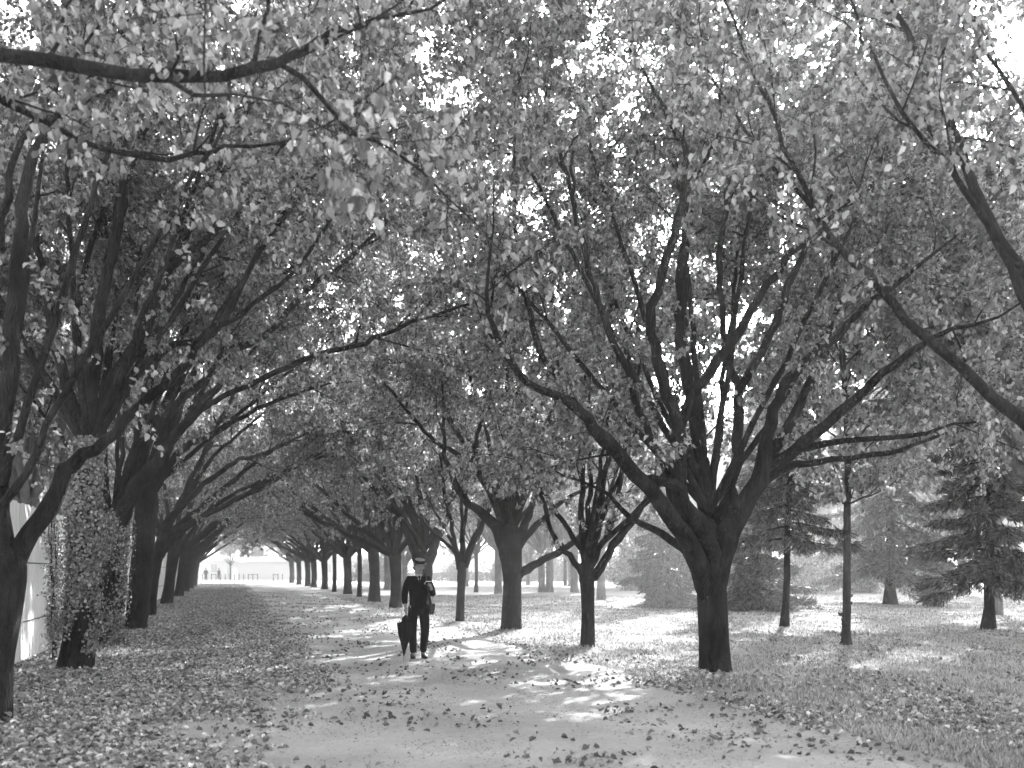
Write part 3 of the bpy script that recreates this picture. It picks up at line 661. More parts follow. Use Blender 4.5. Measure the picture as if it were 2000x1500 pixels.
PROTO['B0'] = bush_proto(201); PROTO['B1'] = bush_proto(202)
GS = 'bushes beyond the far side of the lawn'
rb = random.Random(12)
for i in range(30):
    x = -36 + i * 4.2 + rb.uniform(-1, 1); y = 126 - .09 * x + rb.uniform(-2, 6)
    if x < -22 or -14 < x < -11 or 3 < x < 6: continue
    place('B%d' % rb.randrange(2), x, y, 'leafy bush in the grey belt closing the far side of the lawn', GS, rb.uniform(0, 360), rb.uniform(.8, 1.35), cat='bush')
for i in range(22):
    x = -26 + i * 4.6 + rb.uniform(-1.5, 1.5); y = rb.uniform(84, 112)
    if x < 9 + axis_x(y): continue
    place('G%d' % rb.randrange(2), x, y, 'park tree with hanging crown in the grove on the far side of the lawn', 'grove of trees on the far side of the lawn', rb.uniform(0, 360), rb.uniform(.75, .95), sz=rb.uniform(.62, .8))
for i, x in enumerate([9, 14, 19, 23, 28, 33, 38, 43]):
    place('B1', x, 70 + rb.uniform(-5, 8), 'dark leafy bush on the lawn behind the conifers', 'bushes behind the conifers', rb.uniform(0, 360), rb.uniform(.9, 1.3), cat='bush')
place('G0', 11.2, 21.5, 'broad park tree standing outside the right edge of the picture', GP, 40, 1.12)
place('G1', 16.0, 30.0, 'large park tree behind the slim sunlit tree and right of it', GP, 100, 1.15)

# ------------------------------------------------------------------ pale paling fence on the left
M_FENCE = mat('fence_paint', .75, .75, .25)
p = M_FENCE.node_tree.nodes['Principled BSDF']; g = N(M_FENCE, 'ShaderNodeNewGeometry'); mp = N(M_FENCE, 'ShaderNodeMapping'); mp.inputs['Scale'].default_value = (7, 7, .5)
L(M_FENCE, g.outputs['Position'], mp.inputs[0]); n1 = N(M_FENCE, 'ShaderNodeTexNoise', Scale=1.6, Detail=6., Roughness=.65); L(M_FENCE, mp.outputs[0], n1.inputs['Vector'])
r_ = ramp(M_FENCE, n1.outputs[0], [(.3, .78), (.5, .88), (.8, .9)]); L(M_FENCE, r_.outputs[0], p.inputs['Base Color'])
M_DARKWOOD = mat('weathered_wood', .12, .9, .1)
fx = lambda y: -7.75 - .28 * (y - 15.6)
fr = empty('paling_fence', (fx(8), 8, 0)); B0 = np.array([fx(8), 8, 0]); dirf = norm(np.array([-.28, 1, 0])); nf = np.array([dirf[1], -dirf[0], 0]); rf = np.random.default_rng(3)
s_ = 0.
for pi in range(26):
    W = 3.0; b = MB(); n = 20 
    for j in range(n):
        a0 = s_ + j * W / n + .001; a1 = s_ + (j + 1) * W / n - .001; off = rf.normal(0, .003) + (.005 if j % 2 else 0); h = 2.62 + rf.normal(0, .012)
        o = dirf * a0 + nf * off; e = dirf * (a1 - a0); th = -nf * .02
        V = [o + [0, 0, .04], o + e + [0, 0, .04], o + e + th + [0, 0, .04], o + th + [0, 0, .04]]; V = np.array(V); V = np.vstack([V, V + [0, 0, h]])
        b.add(V, [[0,3,2,1],[4,5,6,7],[0,1,5,4],[1,2,6,5],[2,3,7,6],[3,0,4,7]])
    b.obj('panel', [M_FENCE], fr)
    b = MB()
    for z in (.68, 1.66):
        o = dirf * (s_ + .05) + nf * .022 + [0, 0, z]; e = dirf * (W - .1); V = np.array([o, o + e, o + e + nf * .012, o + nf * .012]); V = np.vstack([V, V + [0, 0, .018]])
        b.add(V, [[0,3,2,1],[4,5,6,7],[0,1,5,4],[1,2,6,5],[2,3,7,6],[3,0,4,7]])
    b.obj('rail', [M_DARKWOOD], fr)
    b = MB(); o = dirf * (s_ - .05) - nf * .07; b.tube([o + [0, 0, -.1], o + [0, 0, 2.7]], [.06, .055], 6); b.obj('post', [M_DARKWOOD], fr)
    s_ += W + .1
tag(fr, 'tall pale paling fence running behind the left row of trees', 'fence')

# climbing shrub against the fence
r = np.random.default_rng(8); x0, y0 = -7.78, 17.4; root = empty('climbing_shrub', (x0, y0, 0)); b = MB(); cl = MB()
pos = []
for i in range(13):
    a = r.uniform(0, 6.28); L_ = r.uniform(.5, 3.6); sp = r.uniform(.03, .3)
    q = np.linspace(0, 1, 8)[:, None]; P = np.hstack([np.cos(a) * sp * q ** 1.3 * .5 - .28 * 0 * q, np.sin(a) * sp * q ** 1.2, L_ * q - .05]) + r.normal(0, .02, (8, 3)); b.tube(P, np.linspace(.014, .004, 8), 4, cap=False)
    t_ = r.uniform(.1, 1, 260) ** .8 * 7; k = np.minimum(t_.astype(int), 6); f = (t_ - k)[:, None]; pos.append(P[k] * (1 - f) + P[k + 1] * f + r.normal(0, .06, (260, 3)))
A = np.concatenate(pos); m = len(A)
leaves(cl, A, r.normal(0, .6, (m, 3)) + [0, 0, -.3], r.normal(0, .6, (m, 3)) + [0, 0, .6], r.uniform(.03, .065, m), 0, None, r, False)
b.obj('stem', [M_TWIG], root); cl.obj('foliage', [M_LEAF_PALE], root); tag(root, 'pale leafy shrub climbing the fence beside the leaning ivy tree', 'shrub')

# ------------------------------------------------------------------ far end: rail fence, lamp, houses, hedge
def rail_fence():
    y = 114.; root = empty('post_and_rail_fence', (-60, y, 0)); mt = M_DARKWOOD
    xs = [(px - CXP) * y / F + 60 for px in list(range(386, 512, 9)) + [534, 543, 552]]
    for x in xs: b = MB(); b.tube([(x, 0, -.05), (x, 0, 1.05)], [.045, .04], 6); b.obj('post', [mt], root)
    for a, c in ((486, 502), (534, 543), (412, 421)):
        b = MB(); b.tube([((a - CXP) * y / F + 60, 0, .98), ((c - CXP) * y / F + 60, 0, .98)], [.03, .03], 5); b.obj('rail', [mt], root)
    tag(root, 'row of thin posts with broken rails across the bright end of the avenue', 'fence')
rail_fence()
M_WHITE = mat('white_paint', .8, .6, .3)
y = 113.; x = (391 - CXP) * y / F; root = empty('lamp_post', (x, y, 0))
b = MB(); b.tube([(0, 0, -.05), (0, 0, .6), (0, 0, .62), (0, 0, 2.5), (.03, 0, 2.75), (.15, 0, 2.9), (.28, 0, 2.93)], [.13, .11, .085, .075, .07, .06, .05], 10); b.obj('post', [M_WHITE], root, smooth=True)
b = MB(); b.lathe([(.03, 2.98), (.09, 2.95), (.16, 2.84), (.15, 2.82), (.0, 2.84)], 12, M=(np.eye(3), np.array([.3, 0, 0]))); b.obj('lamp_shade', [M_WHITE], root)
tag(root, 'white lamp post with curved top at the end of the left row', 'lamp post')

M_WALL = mat('pale_render', .78, .85, .2); M_ROOF = mat('roof_tiles', .55, .8, .2); M_GLASS = mat('window_glass', .5, .3, .5)
def house(x, y, W, Dp, H, label, nwin, rh=1.6, arch=False):
    root = empty('pale_house', (x, y, 0)); b = MB(); b.box((0, 0, -.1), (W, Dp, H)); b.obj('wall', [M_WALL], root)
    b = MB(); e = .35
    V = [[-e, -e, H + .004], [W + e, -e, H + .004], [W + e, Dp + e, H + .004], [-e, Dp + e, H + .004], [1.5, Dp / 2, H + rh], [W - 1.5, Dp / 2, H + rh]]
    b.add(V, [[0, 1, 5, 4], [2, 3, 4, 5], [3, 2, 1, 0]], [[1, 2, 5], [3, 0, 4]]); b.obj('roof', [M_ROOF], root)
    for i in range(nwin):
        cx = W * (i + .5) / nwin
        f = MB(); f.box((cx - .6, -.06, 1.), (cx + .6, -.003, 2.5)); fo = f.obj('window', [M_WHITE], root)
        f = MB(); f.box((cx - .48, -.075, 1.1), (cx - .03, -.062, 2.4)); f.box((cx + .03, -.075, 1.1), (cx + .48, -.062, 2.4)); f.obj('pane', [M_GLASS], fo)
    if arch:
        f = MB(); f.tube([(W / 2 + 1.5 * math.cos(a), -.15, 1.3 + 1.5 * math.sin(a)) for a in np.linspace(0, math.pi, 14)], [.14] * 14, 6); f.obj('arch', [M_WHITE], root)
    tag(root, label, 'house', 'pale houses beyond the road')
house(-54, 165, 8, 8, 2.9, 'low pale house at the left of the bright opening, with an arch before it', 2, 1.1, True)
house(-44, 164, 12, 8, 2.7, 'long low pale building in the middle of the bright opening', 0, .9)
house(-31, 163, 14, 8, 2.8, 'pale building glimpsed between the dark trunks of the right row', 4, 1.)
house(-14, 150, 10, 8, 3.2, 'pale house glimpsed right of the man', 3, 1.)
house(2, 140, 12, 8, 3.2, 'pale house glimpsed left of the slim forked tree', 3, 1.)
# clipped hedge along the far side of the lawn
r = np.random.default_rng(4)
def hedge(x0, x1, y0, y1, h, label):
    root = empty('hedge', (x0, y0, 0)); c = MB(); n = int(abs(x1 - x0) * 420)
    u = r.random((n, 1)); P = np.hstack([(x1 - x0) * u, (y1 - y0) * u, np.zeros((n, 1))]); P[:, 1] += r.uniform(-.4, .4, n); P[:, 2] = r.random(n) ** .6 * h * (1 + .06 * np.sin(P[:, 0] * 1.7))
    leaves(c, P, r.normal(0, 1, (n, 3)), r.normal(0, 1, (n, 3)), r.uniform(.12, .24, n), 0, None, r, False); c.obj('foliage', [M_HEDGE], root)
    b = MB()
    for i in range(int(abs(x1 - x0) / .8)): q = i * .8 / abs(x1 - x0); b.tube([((x1 - x0) * q, (y1 - y0) * q, -.05), ((x1 - x0) * q, (y1 - y0) * q, h * .8)], [.05, .03], 4)
    b.obj('stem', [M_TWIG], root); tag(root, label, 'hedge')
hedge(-20, 4, 128, 127, 1.15, 'low dark clipped hedge behind the far bright road')
hedge(11, 45, 130, 132, 1.3, 'dark hedge closing the lawn at the far right')

# ------------------------------------------------------------------ fallen leaves and grass
r = np.random.default_rng(9)
def scatter(n, y0, y1, power, xfun):
    u = r.random(n); y = y0 * (y1 / y0) ** (u ** power); lo, hi = xfun(y); x = lo + (hi - lo) * r.random(n); return x, y
def lit(x, y, size=(.03, .08), name='fallen_leaves', label='', tone=None):
    n = len(x); b = MB(); z = hgt(x, y) + .012 + np.abs(r.normal(0, .012, n))
    ax = np.stack([r.normal(0, 1, n), r.normal(0, 1, n), r.normal(0, .22, n)], -1); nr = np.stack([r.normal(0, .35, n), r.normal(0, .35, n), np.ones(n)], -1)
    leaves(b, np.stack([x, y, z], -1), ax, nr, r.uniform(*size, n), 0, tone if tone is not None else r.random(n), r, True, r.uniform(.7, 1.1), curl=r.uniform(.8, 4.2, n) * 1.)
    return tag(b.obj(name, [M_LITTER]), label, 'leaves', None, 'stuff')
def cl(x, y, s, seed):  # patchiness
    return np.array([noise.noise(Vector((a * s, q * s * .6, seed))) for a, q in zip(x, y)])
x, y = scatter(110000, 5.5, 112, .85, lambda y: (-4.2 + .275 * 0 - 4.5 + 4.5 + axis_x(y) - 1.2, 1.75 + axis_x(y)))
edge = x - axis_x(y); keep = (r.random(len(x)) < np.clip(.30 - (edge - edge_b(y)) / 1.5 + cl(x, y, .9, 1.) * 1.1 + cl(x, y, 2.6, 3.) * .7, .0, .95))
lit(x[keep], y[keep], label='thick carpet of fallen leaves left of the path under the left row of trees')
x, y = scatter(14000, 5.2, 70, .75, lambda y: (-1 + axis_x(y), 6.4 + axis_x(y)))
keep = cl(x, y, 1.0, 4.) + r.normal(0, .18, len(x)) > .1; lit(x[keep], y[keep], (.03, .085), label='scattered dark fallen leaves on the gravel path', tone=(r.random(len(x)) ** 2 * .7)[keep])
x, y = scatter(42000, 6, 45, .8, lambda y: (5.6 + axis_x(y), np.minimum(.56 * y + 1, 26)))
keep = (cl(x, y, .7, 7.) + r.normal(0, .2, len(x)) + np.where(y < 15, .08, -.22)) > .05; lit(x[keep], y[keep], (.035, .085), label='fallen leaves strewn over the lawn right of the path')

x, y = scatter(70000, 5., 45, .7, lambda y: (-1.5 + axis_x(y), 6.3 + axis_x(y)))
keep = cl(x, y, 1.6, 21.) + r.normal(0, .25, len(x)) > .0; x, y = x[keep], y[keep]; n = len(x); b = MB()
leaves(b, np.stack([x, y, hgt(x, y) + .012], -1), np.stack([r.normal(0, 1, n), r.normal(0, 1, n), r.normal(0, .2, n)], -1), np.stack([r.normal(0, .3, n), r.normal(0, .3, n), np.ones(n)], -1), r.uniform(.008, .03, n), 0, r.random(n) ** 1.5 * .8, r, False, .8)
tag(b.obj('leaf_crumbs', [M_LITTER]), 'crushed leaf bits and grit sprinkled over the gravel path', 'leaf litter', None, 'stuff')

def grass(n, y0, y1, xfun, h, label):
    x, y = scatter(n, y0, y1, .8, xfun); k = cl(x, y, 1.3, 11.) + r.normal(0, .2, n) > -.12; x, y = x[k], y[k]; n = len(x); z = hgt(x, y) - .005
    A = np.stack([x, y, z], -1); ax = np.stack([r.normal(0, .45, n), r.normal(0, .45, n), np.ones(n)], -1); H = r.uniform(*h, n) 
    side = norm(np.cross(ax, np.stack([r.normal(0, 1, n), r.normal(0, 1, n), np.zeros(n)], -1))) * (.004 + .0006 * y)[:, None]
    V = np.stack([A - side, A + side, A + norm(ax) * H[:, None]], 1).reshape(-1, 3); b = MB(); b.add(V, None, np.arange(n * 3).reshape(-1, 3), tone=r.random(n))
    tag(b.obj('grass', [M_GRASS]), label, 'grass', None, 'stuff')
grass(150000, 6.5, 60, lambda y: (5.9 + axis_x(y), np.minimum(.58 * y + 1, 30)), (.03, .09), 'short pale grass of the lawn right of the path')
grass(30000, 6, 50, lambda y: (-5.2 + axis_x(y), -1.2 + axis_x(y)), (.02, .07), 'thin grass among the leaves at the foot of the fence')

# ------------------------------------------------------------------ people
def skin(name, nodes, edges, material, parent, root=None, sub=2):
    me = bpy.data.meshes.new(name); keys = list(nodes); idx = {k: i for i, k in enumerate(keys)}
    me.from_pydata([nodes[k][0] for k in keys], [(idx[a], idx[b]) for a, b in edges], [])
    o = bpy.data.objects.new(name, me); COL.objects.link(o)
    md = o.modifiers.new('s', 'SKIN'); md.use_smooth_shade = True
    for k in keys:
        v = me.skin_vertices[0].data[idx[k]]; rr_ = nodes[k][1]; v.radius = rr_ if isinstance(rr_, tuple) else (rr_, rr_)
    me.skin_vertices[0].data[idx[root or keys[0]]].use_root = True
    sb = o.modifiers.new('u', 'SUBSURF'); sb.levels = sb.render_levels = sub
    bpy.context.view_layer.update(); dg = bpy.context.evaluated_depsgraph_get()
    m2 = bpy.data.meshes.new_from_object(o.evaluated_get(dg)); m2.name = name
    bpy.data.objects.remove(o); bpy.data.meshes.remove(me)
    m2.materials.clear(); m2.materials.append(material)
    o = bpy.data.objects.new(name, m2); return link(o, parent)
M_SKIN = mat('skin', .22, .55, .35); M_SUIT = mat('suit_wool', .014, .9, .15); M_TROU = mat('trouser_wool', .018, .9, .15); M_SHOE = mat('shoe_leather', .015, .6, .3)
M_SHIRT = mat('white_collar', .4, .8, .2); M_STRAW = mat('hat_straw', .2, .8, .2); M_BAND = mat('hat_band', .012, .7, .2); M_HAIR = mat('hair', .015, .6, .3)
M_UMB = mat('umbrella_cloth', .014, .7, .2); M_BAG = mat('bag_canvas', .06, .85, .2); M_PAPER = mat('paper', .75, .8, .1); M_CANE = mat('cane', .3, .5, .3)
for m_ in (M_SUIT, M_TROU):
    n_ = N(m_, 'ShaderNodeTexNoise', Scale=9., Detail=5.); bump(m_, n_.outputs[0], .03, .6)

def man(px, py, d):
    x = (px - CXP) * d / F; root = empty('person', (x, d, float(hgt(np.array(x), np.array(d)))), math.radians(12))
    hand = {}; he = []
    def fingers(pre, wrist, palm, dirs, r0=.0105):
        for i, (a, b_, c_) in enumerate(dirs):
            k = [f'{pre}{i}{j}' for j in range(3)]
            hand[k[0]] = (a, r0); hand[k[1]] = (b_, r0 * .9); hand[k[2]] = (c_, r0 * .75); he.extend([(palm, k[0]), (k[0], k[1]), (k[1], k[2])])
    nb = {'pel': ((0, .0, .93), (.13, .1)), 'sp': ((0, .01, 1.12), (.12, .09)), 'ch': ((0, .0, 1.3), (.14, .1)), 'nk0': ((0, .015, 1.43), (.065, .06)), 'nk': ((.005, -.01, 1.5), (.052, .055)),
          'jaw': ((.015, -.045, 1.555), (.055, .065)), 'head': ((.018, -.04, 1.63), (.074, .092)), 'top': ((.016, -.02, 1.70), (.06, .07)), 'nose': ((.030, -.150, 1.582), .014), 'nose0': ((.026, -.118, 1.605), .017),
          'earl': ((.096, -.03, 1.60), .013), 'earr': ((-.062, -.03, 1.60), .013), 'chin': ((.022, -.095, 1.525), .026),
          'hr': ((-.09, 0, .9), .08), 'kr': ((-.10, -.02, .5), .055), 'ar': ((-.085, .01, .1), .04), 'tr': ((-.10, -.12, .035), .03),
          'hl': ((.09, 0, .9), .08), 'kl': ((.10, -.045, .5), .055), 'al': ((.085, .03, .1), .04), 'tl': ((.12, -.10, .035), .03),
          'sr': ((-.18, .01, 1.40), .05), 'er': ((-.245, .03, 1.13), .04), 'wr': ((-.235, -.06, .93), .027), 'pr': ((-.232, -.085, .875), (.038, .022)),
          'sl': ((.18, .01, 1.40), .05), 'el': ((.25, .01, 1.12), .04), 'wl': ((.20, -.20, 1.25), .027), 'pl': ((.175, -.255, 1.30), (.036, .022))}
    ed = [('pel','sp'),('sp','ch'),('ch','nk0'),('nk0','nk'),('nk','jaw'),('jaw','head'),('head','top'),('head','nose0'),('nose0','nose'),('head','earl'),('head','earr'),('jaw','chin'),
          ('pel','hr'),('hr','kr'),('kr','ar'),('ar','tr'),('pel','hl'),('hl','kl'),('kl','al'),('al','tl'),('ch','sr'),('sr','er'),('er','wr'),('wr','pr'),('ch','sl'),('sl','el'),('el','wl'),('wl','pl')]
    # right hand closed round the umbrella handle, which rises at (-.225,-.10)
    fingers('r', 'wr', 'pr', [((-.245, -.118 + .0, .880 - i * .020), (-.215, -.135, .878 - i * .020), (-.196, -.108, .876 - i * .020)) for i in range(4)] + [((-.215, -.078, .895), (-.196, -.098, .902), (-.205, -.122, .900))], .0095)
    # left hand holding the small book
    fingers('l', 'wl', 'pl', [((.165 - .0, -.285, 1.318 + (i - 1.5) * .020), (.148, -.318, 1.322 + (i - 1.5) * .021), (.125, -.322, 1.322 + (i - 1.5) * .021)) for i in range(4)] + [((.150, -.252, 1.32), (.128, -.272, 1.342), (.116, -.292, 1.352))], .0095)
    nb.update(hand); ed += he
    body = skin('body', nb, ed, M_SKIN, root, 'pel')
    for sx in (-.012, .052):
        b = MB(); b.lathe([(.0001, -.009), (.009, 0), (.0001, .009)], 8, M=(np.eye(3), np.array([sx, -.116, 1.622]))); b.obj('eye', [M_HAIR], root)
    b = MB(); b.box((.002, -.128, 1.556), (.044, -.112, 1.561)); b.obj('mouth', [M_HAIR], root)
    # hair: cap round the back and sides
    skin('hair', {'a': ((.016, .005, 1.65), (.088, .09)), 'b': ((.012, .025, 1.60), (.08, .06)), 'c': ((.016, -.03, 1.70), (.078, .088))}, [('a', 'b'), ('a', 'c')], M_HAIR, root, 'a')
    # jacket: torso, skirts and sleeves in one
    nj = {'ch': ((0, .0, 1.28), (.18, .13)), 'bel': ((0, .0, 1.10), (.17, .13)), 'hip': ((0, .0, .93), (.17, .135)), 'hem': ((.0, .0, .77), (.185, .15)), 'up': ((0, .012, 1.40), (.13, .09)),
          'sr': ((-.155, .01, 1.405), .075), 'mr': ((-.212, .02, 1.27), .068), 'er': ((-.238, .03, 1.12), .064), 'wr': ((-.24, -.045, .945), .047),
          'sl': ((.155, .01, 1.405), .075), 'ml': ((.225, .02, 1.27), .066), 'el': ((.262, .01, 1.115), .064), 'wl': ((.208, -.175, 1.228), .05)}
    skin('jacket', nj, [('ch','bel'),('bel','hip'),('hip','hem'),('ch','up'),('up','sr'),('sr','mr'),('mr','er'),('er','wr'),('up','sl'),('sl','ml'),('ml','el'),('el','wl')], M_SUIT, root, 'ch')
    nt_ = {'p': ((0, 0, .92), (.14, .12)), 'hr': ((-.092, 0, .86), (.088, .095)), 'tr': ((-.105, -.005, .70), .10), 'kr': ((-.108, -.02, .5), .083), 'cr': ((-.095, .0, .3), .075), 'ar': ((-.088, .0, .09), .062),
           'hl': ((.092, 0, .86), (.088, .095)), 'tl': ((.108, -.02, .70), .10), 'kl': ((.114, -.045, .5), .083), 'cl': ((.10, -.01, .3), .075), 'al': ((.088, .02, .10), .062)}
    skin('trousers', nt_, [('p','hr'),('hr','tr'),('tr','kr'),('kr','cr'),('cr','ar'),('p','hl'),('hl','tl'),('tl','kl'),('kl','cl'),('cl','al')], M_TROU, root, 'p')
    for s, nm in ((-1, 'r'), (1, 'l')):
        X0 = .09 * s; skin('shoe', {'h': ((X0, .03, .045), (.045, .045)), 'm': ((X0 + .012 * s, -.07, .045), (.045, .04)), 't': ((X0 + .03 * s, -.17, .03), (.04, .028)), 'a': ((X0, .02, .11), .045)}, [('h', 'm'), ('m', 't'), ('h', 'a')], M_SHOE, root, 'h')
    # waistcoat front, collar and tie
    b = MB(); M_ = (np.eye(3), np.array([.004, -.004, 0])); b.lathe([(.062, 1.452), (.068, 1.475), (.062, 1.505), (.056, 1.503), (.060, 1.475), (.056, 1.455)], 18, M=M_); b.obj('collar', [M_SHIRT], root, smooth=True)
    b = MB(); b.add([[-.035, -.092, 1.455], [.045, -.092, 1.455], [.01, -.137, 1.33], [-.035, -.078, 1.455], [.045, -.078, 1.455], [.01, -.10, 1.33]], [[0, 2, 5, 3], [1, 4, 5, 2], [0, 3, 4, 1]], [[0, 1, 2], [3, 5, 4]]); b.obj('shirt_front', [M_SHIRT], root)
    b = MB(); b.tube([(.004, -.098, 1.462), (.006, -.112, 1.42), (.009, -.140, 1.33)], [.014, .012, .016], 6); b.obj('tie', [M_SUIT], root)
    for s in (-1, 1):
        b = MB(); V = [[s * .05, -.083, 1.465], [s * .095, -.098, 1.40], [s * .085, -.127, 1.36], [s * .012, -.140, 1.24], [s * .03, -.118, 1.38]]; V = np.array(V) + [.003, -.002, 0]; V2 = V + [0, .012, 0]
        b.add(np.vstack([V, V2]), [[0, 1, 6, 5], [1, 2, 7, 6], [2, 3, 8, 7], [3, 4, 9, 8], [4, 0, 5, 9]], [[0, 1, 2], [0, 2, 4], [2, 3, 4], [5, 7, 6], [5, 9, 7], [7, 9, 8]]); b.obj('lapel', [M_SUIT], root)
    # straw hat with dark band, tipped forward
    Mh = (rot('X', 17) @ rot('Y', 4), np.array([.018, -.028, 1.675]))
    hat = MB(); hat.lathe([(.085, 0.), (.122, .004), (.125, .010), (.09, .012), (.088, .075), (.080, .082), (.0001, .084)], 28, M=Mh); ho = hat.obj('hat', [M_STRAW], root, smooth=False)
    hb = MB(); hb.lathe([(.0905, .012), (.0915, .066), (.0885, .068)], 28, M=Mh); hb.obj('band', [M_BAND], ho)
    tag(root, 'man in dark suit and straw hat standing on the path, head bent, reading', 'person')
    W = lambda v: Matrix.Translation(root.location) @ Matrix.Rotation(root.rotation_euler[2], 4, 'Z') @ Vector(v)
    # umbrella: held by the handle, ferrule on the gravel
    hx = W((-.218, -.108, .9)); u = empty('umbrella', (hx.x - .05, hx.y - .02, root.location.z)); u.rotation_euler = (0, math.radians(3.2), 0); u.scale = (1.2, 1.2, 1.)
    b = MB(); b.tube([(0, 0, .0), (0, 0, .86)], [.005, .007], 6); b.tube([(0, 0, .80), (0, 0, .90), (.0, -.0, .935), (.03, 0, .955), (.055, 0, .935), (.058, 0, .905)], [.009, .0095, .0095, .009, .009, .008], 8); b.obj('handle', [M_CANE], u, smooth=True)
    b = MB(); k = 16; prof = [(.006, .06), (.018, .12), (.045, .28), (.078, .44), (.098, .56), (.102, .60), (.07, .615), (.055, .66), (.05, .72), (.022, .77), (.01, .78)]
    V = []
    for i, (rad, z) in enumerate(prof):
        for j in range(k):
            a = j * 2 * math.pi / k; q = rad * (1 + (.26 if j % 2 else -.16) * min(1, rad / .06)); tw = z * 1.2; V.append([q * math.cos(a + tw), q * .8 * math.sin(a + tw), z + (.035 * (j % 2) if 3 < i < 7 else 0)])
    n = len(prof); i = np.arange(n - 1)[:, None] * k; j = np.arange(k)[None, :]; b.add(V, np.stack([i + j, i + (j + 1) % k, i + k + (j + 1) % k, i + k + j], -1).reshape(-1, 4)); b.obj('canopy', [M_UMB], u, smooth=False)
    tag(u, 'loosely furled black umbrella in the man\'s right hand, tip on the path', 'umbrella')
    # satchel at his left hip
    hx = W((.235, .06, .0)); s_ = empty('shoulder_bag', (hx.x, hx.y, root.location.z), root.rotation_euler[2])
    bm = bmesh.new(); bmesh.ops.create_cube(bm, size=1); bmesh.ops.scale(bm, vec=(.09, .24, .19), verts=bm.verts); bmesh.ops.bevel(bm, geom=bm.edges[:], offset=.02, segments=3, affect='EDGES'); bmesh.ops.translate(bm, vec=(0, 0, .87), verts=bm.verts)
    me = bpy.data.meshes.new('pouch'); bm.to_mesh(me); bm.free(); me.materials.append(M_BAG); link(bpy.data.objects.new('pouch', me), s_)
    b = MB(); b.box((.046, -.122, .86), (.052, .122, .97)); b.obj('flap', [M_BAG], s_)
    q = [(-.0, -.05, .95), (-.035, -.12, 1.08), (-.06, -.165, 1.2), (-.09, -.155, 1.33), (-.10, -.10, 1.44), (-.10, -.04, 1.495), (-.10, .02, 1.48), (-.07, .05, 1.3), (-.03, .05, 1.1), (0, .03, .95)]
    S = smooth(q, 30); b = MB(); b.tube(S, [.014] * 30, 5, cap=False); b.obj('strap', [M_BAG], s_)
    tag(s_, 'grey shoulder bag hanging at the man\'s left hip', 'bag')
    # small book
    hx = W((.128, -.31, 1.34)); k_ = empty('book', tuple(hx), root.rotation_euler[2])
    Mb = (rot('Z', 20) @ rot('X', -35), np.zeros(3))
    b = MB(); b.box((-.055, -.045, -.012), (.055, .045, -.008), M=Mb); b.box((-.055, -.045, .008), (.055, .045, .012), M=Mb); b.box((-.055, .045, -.012), (.055, .049, .012), M=Mb); b.obj('cover', [M_SUIT], k_)
    b = MB(); b.box((-.052, -.043, -.0075), (.052, .043, .0075), M=Mb); b.obj('pages', [M_PAPER], k_)
    tag(k_, 'small dark book with pale pages in the man\'s raised left hand', 'book')
man(817, 1285, 18.0)

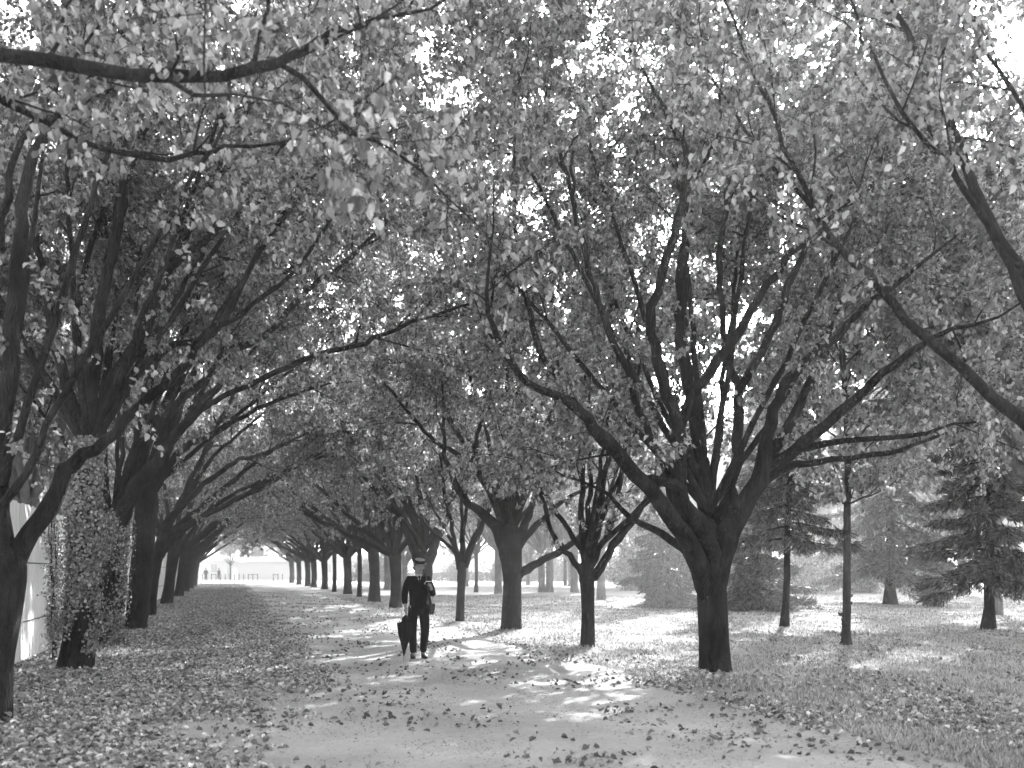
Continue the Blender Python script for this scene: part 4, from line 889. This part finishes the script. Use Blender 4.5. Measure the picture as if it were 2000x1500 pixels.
def walker(px, d, label, coat, rz):
    x = (px - CXP) * d / F; root = empty('person', (x, d, 0), rz)
    nb = {'p': ((0, 0, .92), (.12, .1)), 'c': ((0, 0, 1.3), (.14, .1)), 'n': ((0, 0, 1.48), .05), 'h': ((0, -.01, 1.6), (.075, .09)), 't': ((0, 0, 1.68), .06), 'kr': ((-.1, -.1, .5), .06), 'ar': ((-.1, .0, .08), .04), 'fr': ((-.1, -.12, .04), .03), 'kl': ((.1, -.02, .5), .06), 'al': ((.1, .14, .1), .04), 'fl': ((.1, .04, .04), .03),
          'sr': ((-.18, 0, 1.4), .05), 'er': ((-.24, .03, 1.12), .04), 'wr': ((-.24, -.06, .9), .028), 'hr': ((-.24, -.08, .82), .03), 'sl': ((.18, 0, 1.4), .05), 'el': ((.24, .03, 1.12), .04), 'wl': ((.25, -.02, .9), .028), 'hl': ((.25, -.03, .82), .03)}
    skin('body', nb, [('p','c'),('c','n'),('n','h'),('h','t'),('p','kr'),('kr','ar'),('ar','fr'),('p','kl'),('kl','al'),('al','fl'),('c','sr'),('sr','er'),('er','wr'),('wr','hr'),('c','sl'),('sl','el'),('el','wl'),('wl','hl')], M_SKIN, root, 'p')
    skin('coat', {'c': ((0, 0, 1.27), (.18, .14)), 'p': ((0, 0, .95), (.18, .15)), 'b': ((0, 0, .66), (.2, .17)), 'u': ((0, 0, 1.4), (.12, .09)), 'sr': ((-.17, 0, 1.4), .07), 'er': ((-.25, .03, 1.12), .06), 'wr': ((-.245, -.05, .93), .045), 'sl': ((.17, 0, 1.4), .07), 'el': ((.25, .03, 1.12), .06), 'wl': ((.25, -.02, .93), .045)},
         [('c','p'),('p','b'),('c','u'),('u','sr'),('sr','er'),('er','wr'),('u','sl'),('sl','el'),('el','wl')], coat, root, 'c')
    skin('trousers', {'p': ((0, 0, .88), (.13, .11)), 'kr': ((-.1, -.09, .5), .075), 'ar': ((-.1, .0, .12), .06), 'kl': ((.1, -.02, .5), .075), 'al': ((.1, .13, .13), .06)}, [('p','kr'),('kr','ar'),('p','kl'),('kl','al')], M_TROU, root, 'p')
    b = MB(); b.lathe([(.0001, 1.64), (.15, 1.65), (.09, 1.665), (.085, 1.75), (.0001, 1.76)], 14); b.obj('hat', [M_BAND], root)
    tag(root, label, 'person')
walker(402, 136, 'distant dark figure just right of the white lamp post', M_SUIT, .4)
walker(427.5, 140, 'distant dark figure walking in the bright opening, left of the small tree', M_SUIT, -.6)

# ------------------------------------------------------------------ hazy autumn air
b = MB(); b.box((-420, -60, -1.), (420, 300, 26)); hz = bpy.data.materials.new('haze_air'); hz.use_nodes = True
hn = hz.node_tree.nodes; hn.remove(hn['Principled BSDF']); pv = hn.new('ShaderNodeVolumePrincipled'); pv.inputs['Color'].default_value = (.95, .95, .95, 1); pv.inputs['Density'].default_value = .0022; pv.inputs['Anisotropy'].default_value = .7
hz.node_tree.links.new(pv.outputs[0], hn['Material Output'].inputs['Volume'])
tag(b.obj('haze', [hz]), 'pale haze hanging between the trees', None, None, 'stuff')
print('LEAVES', TOT)
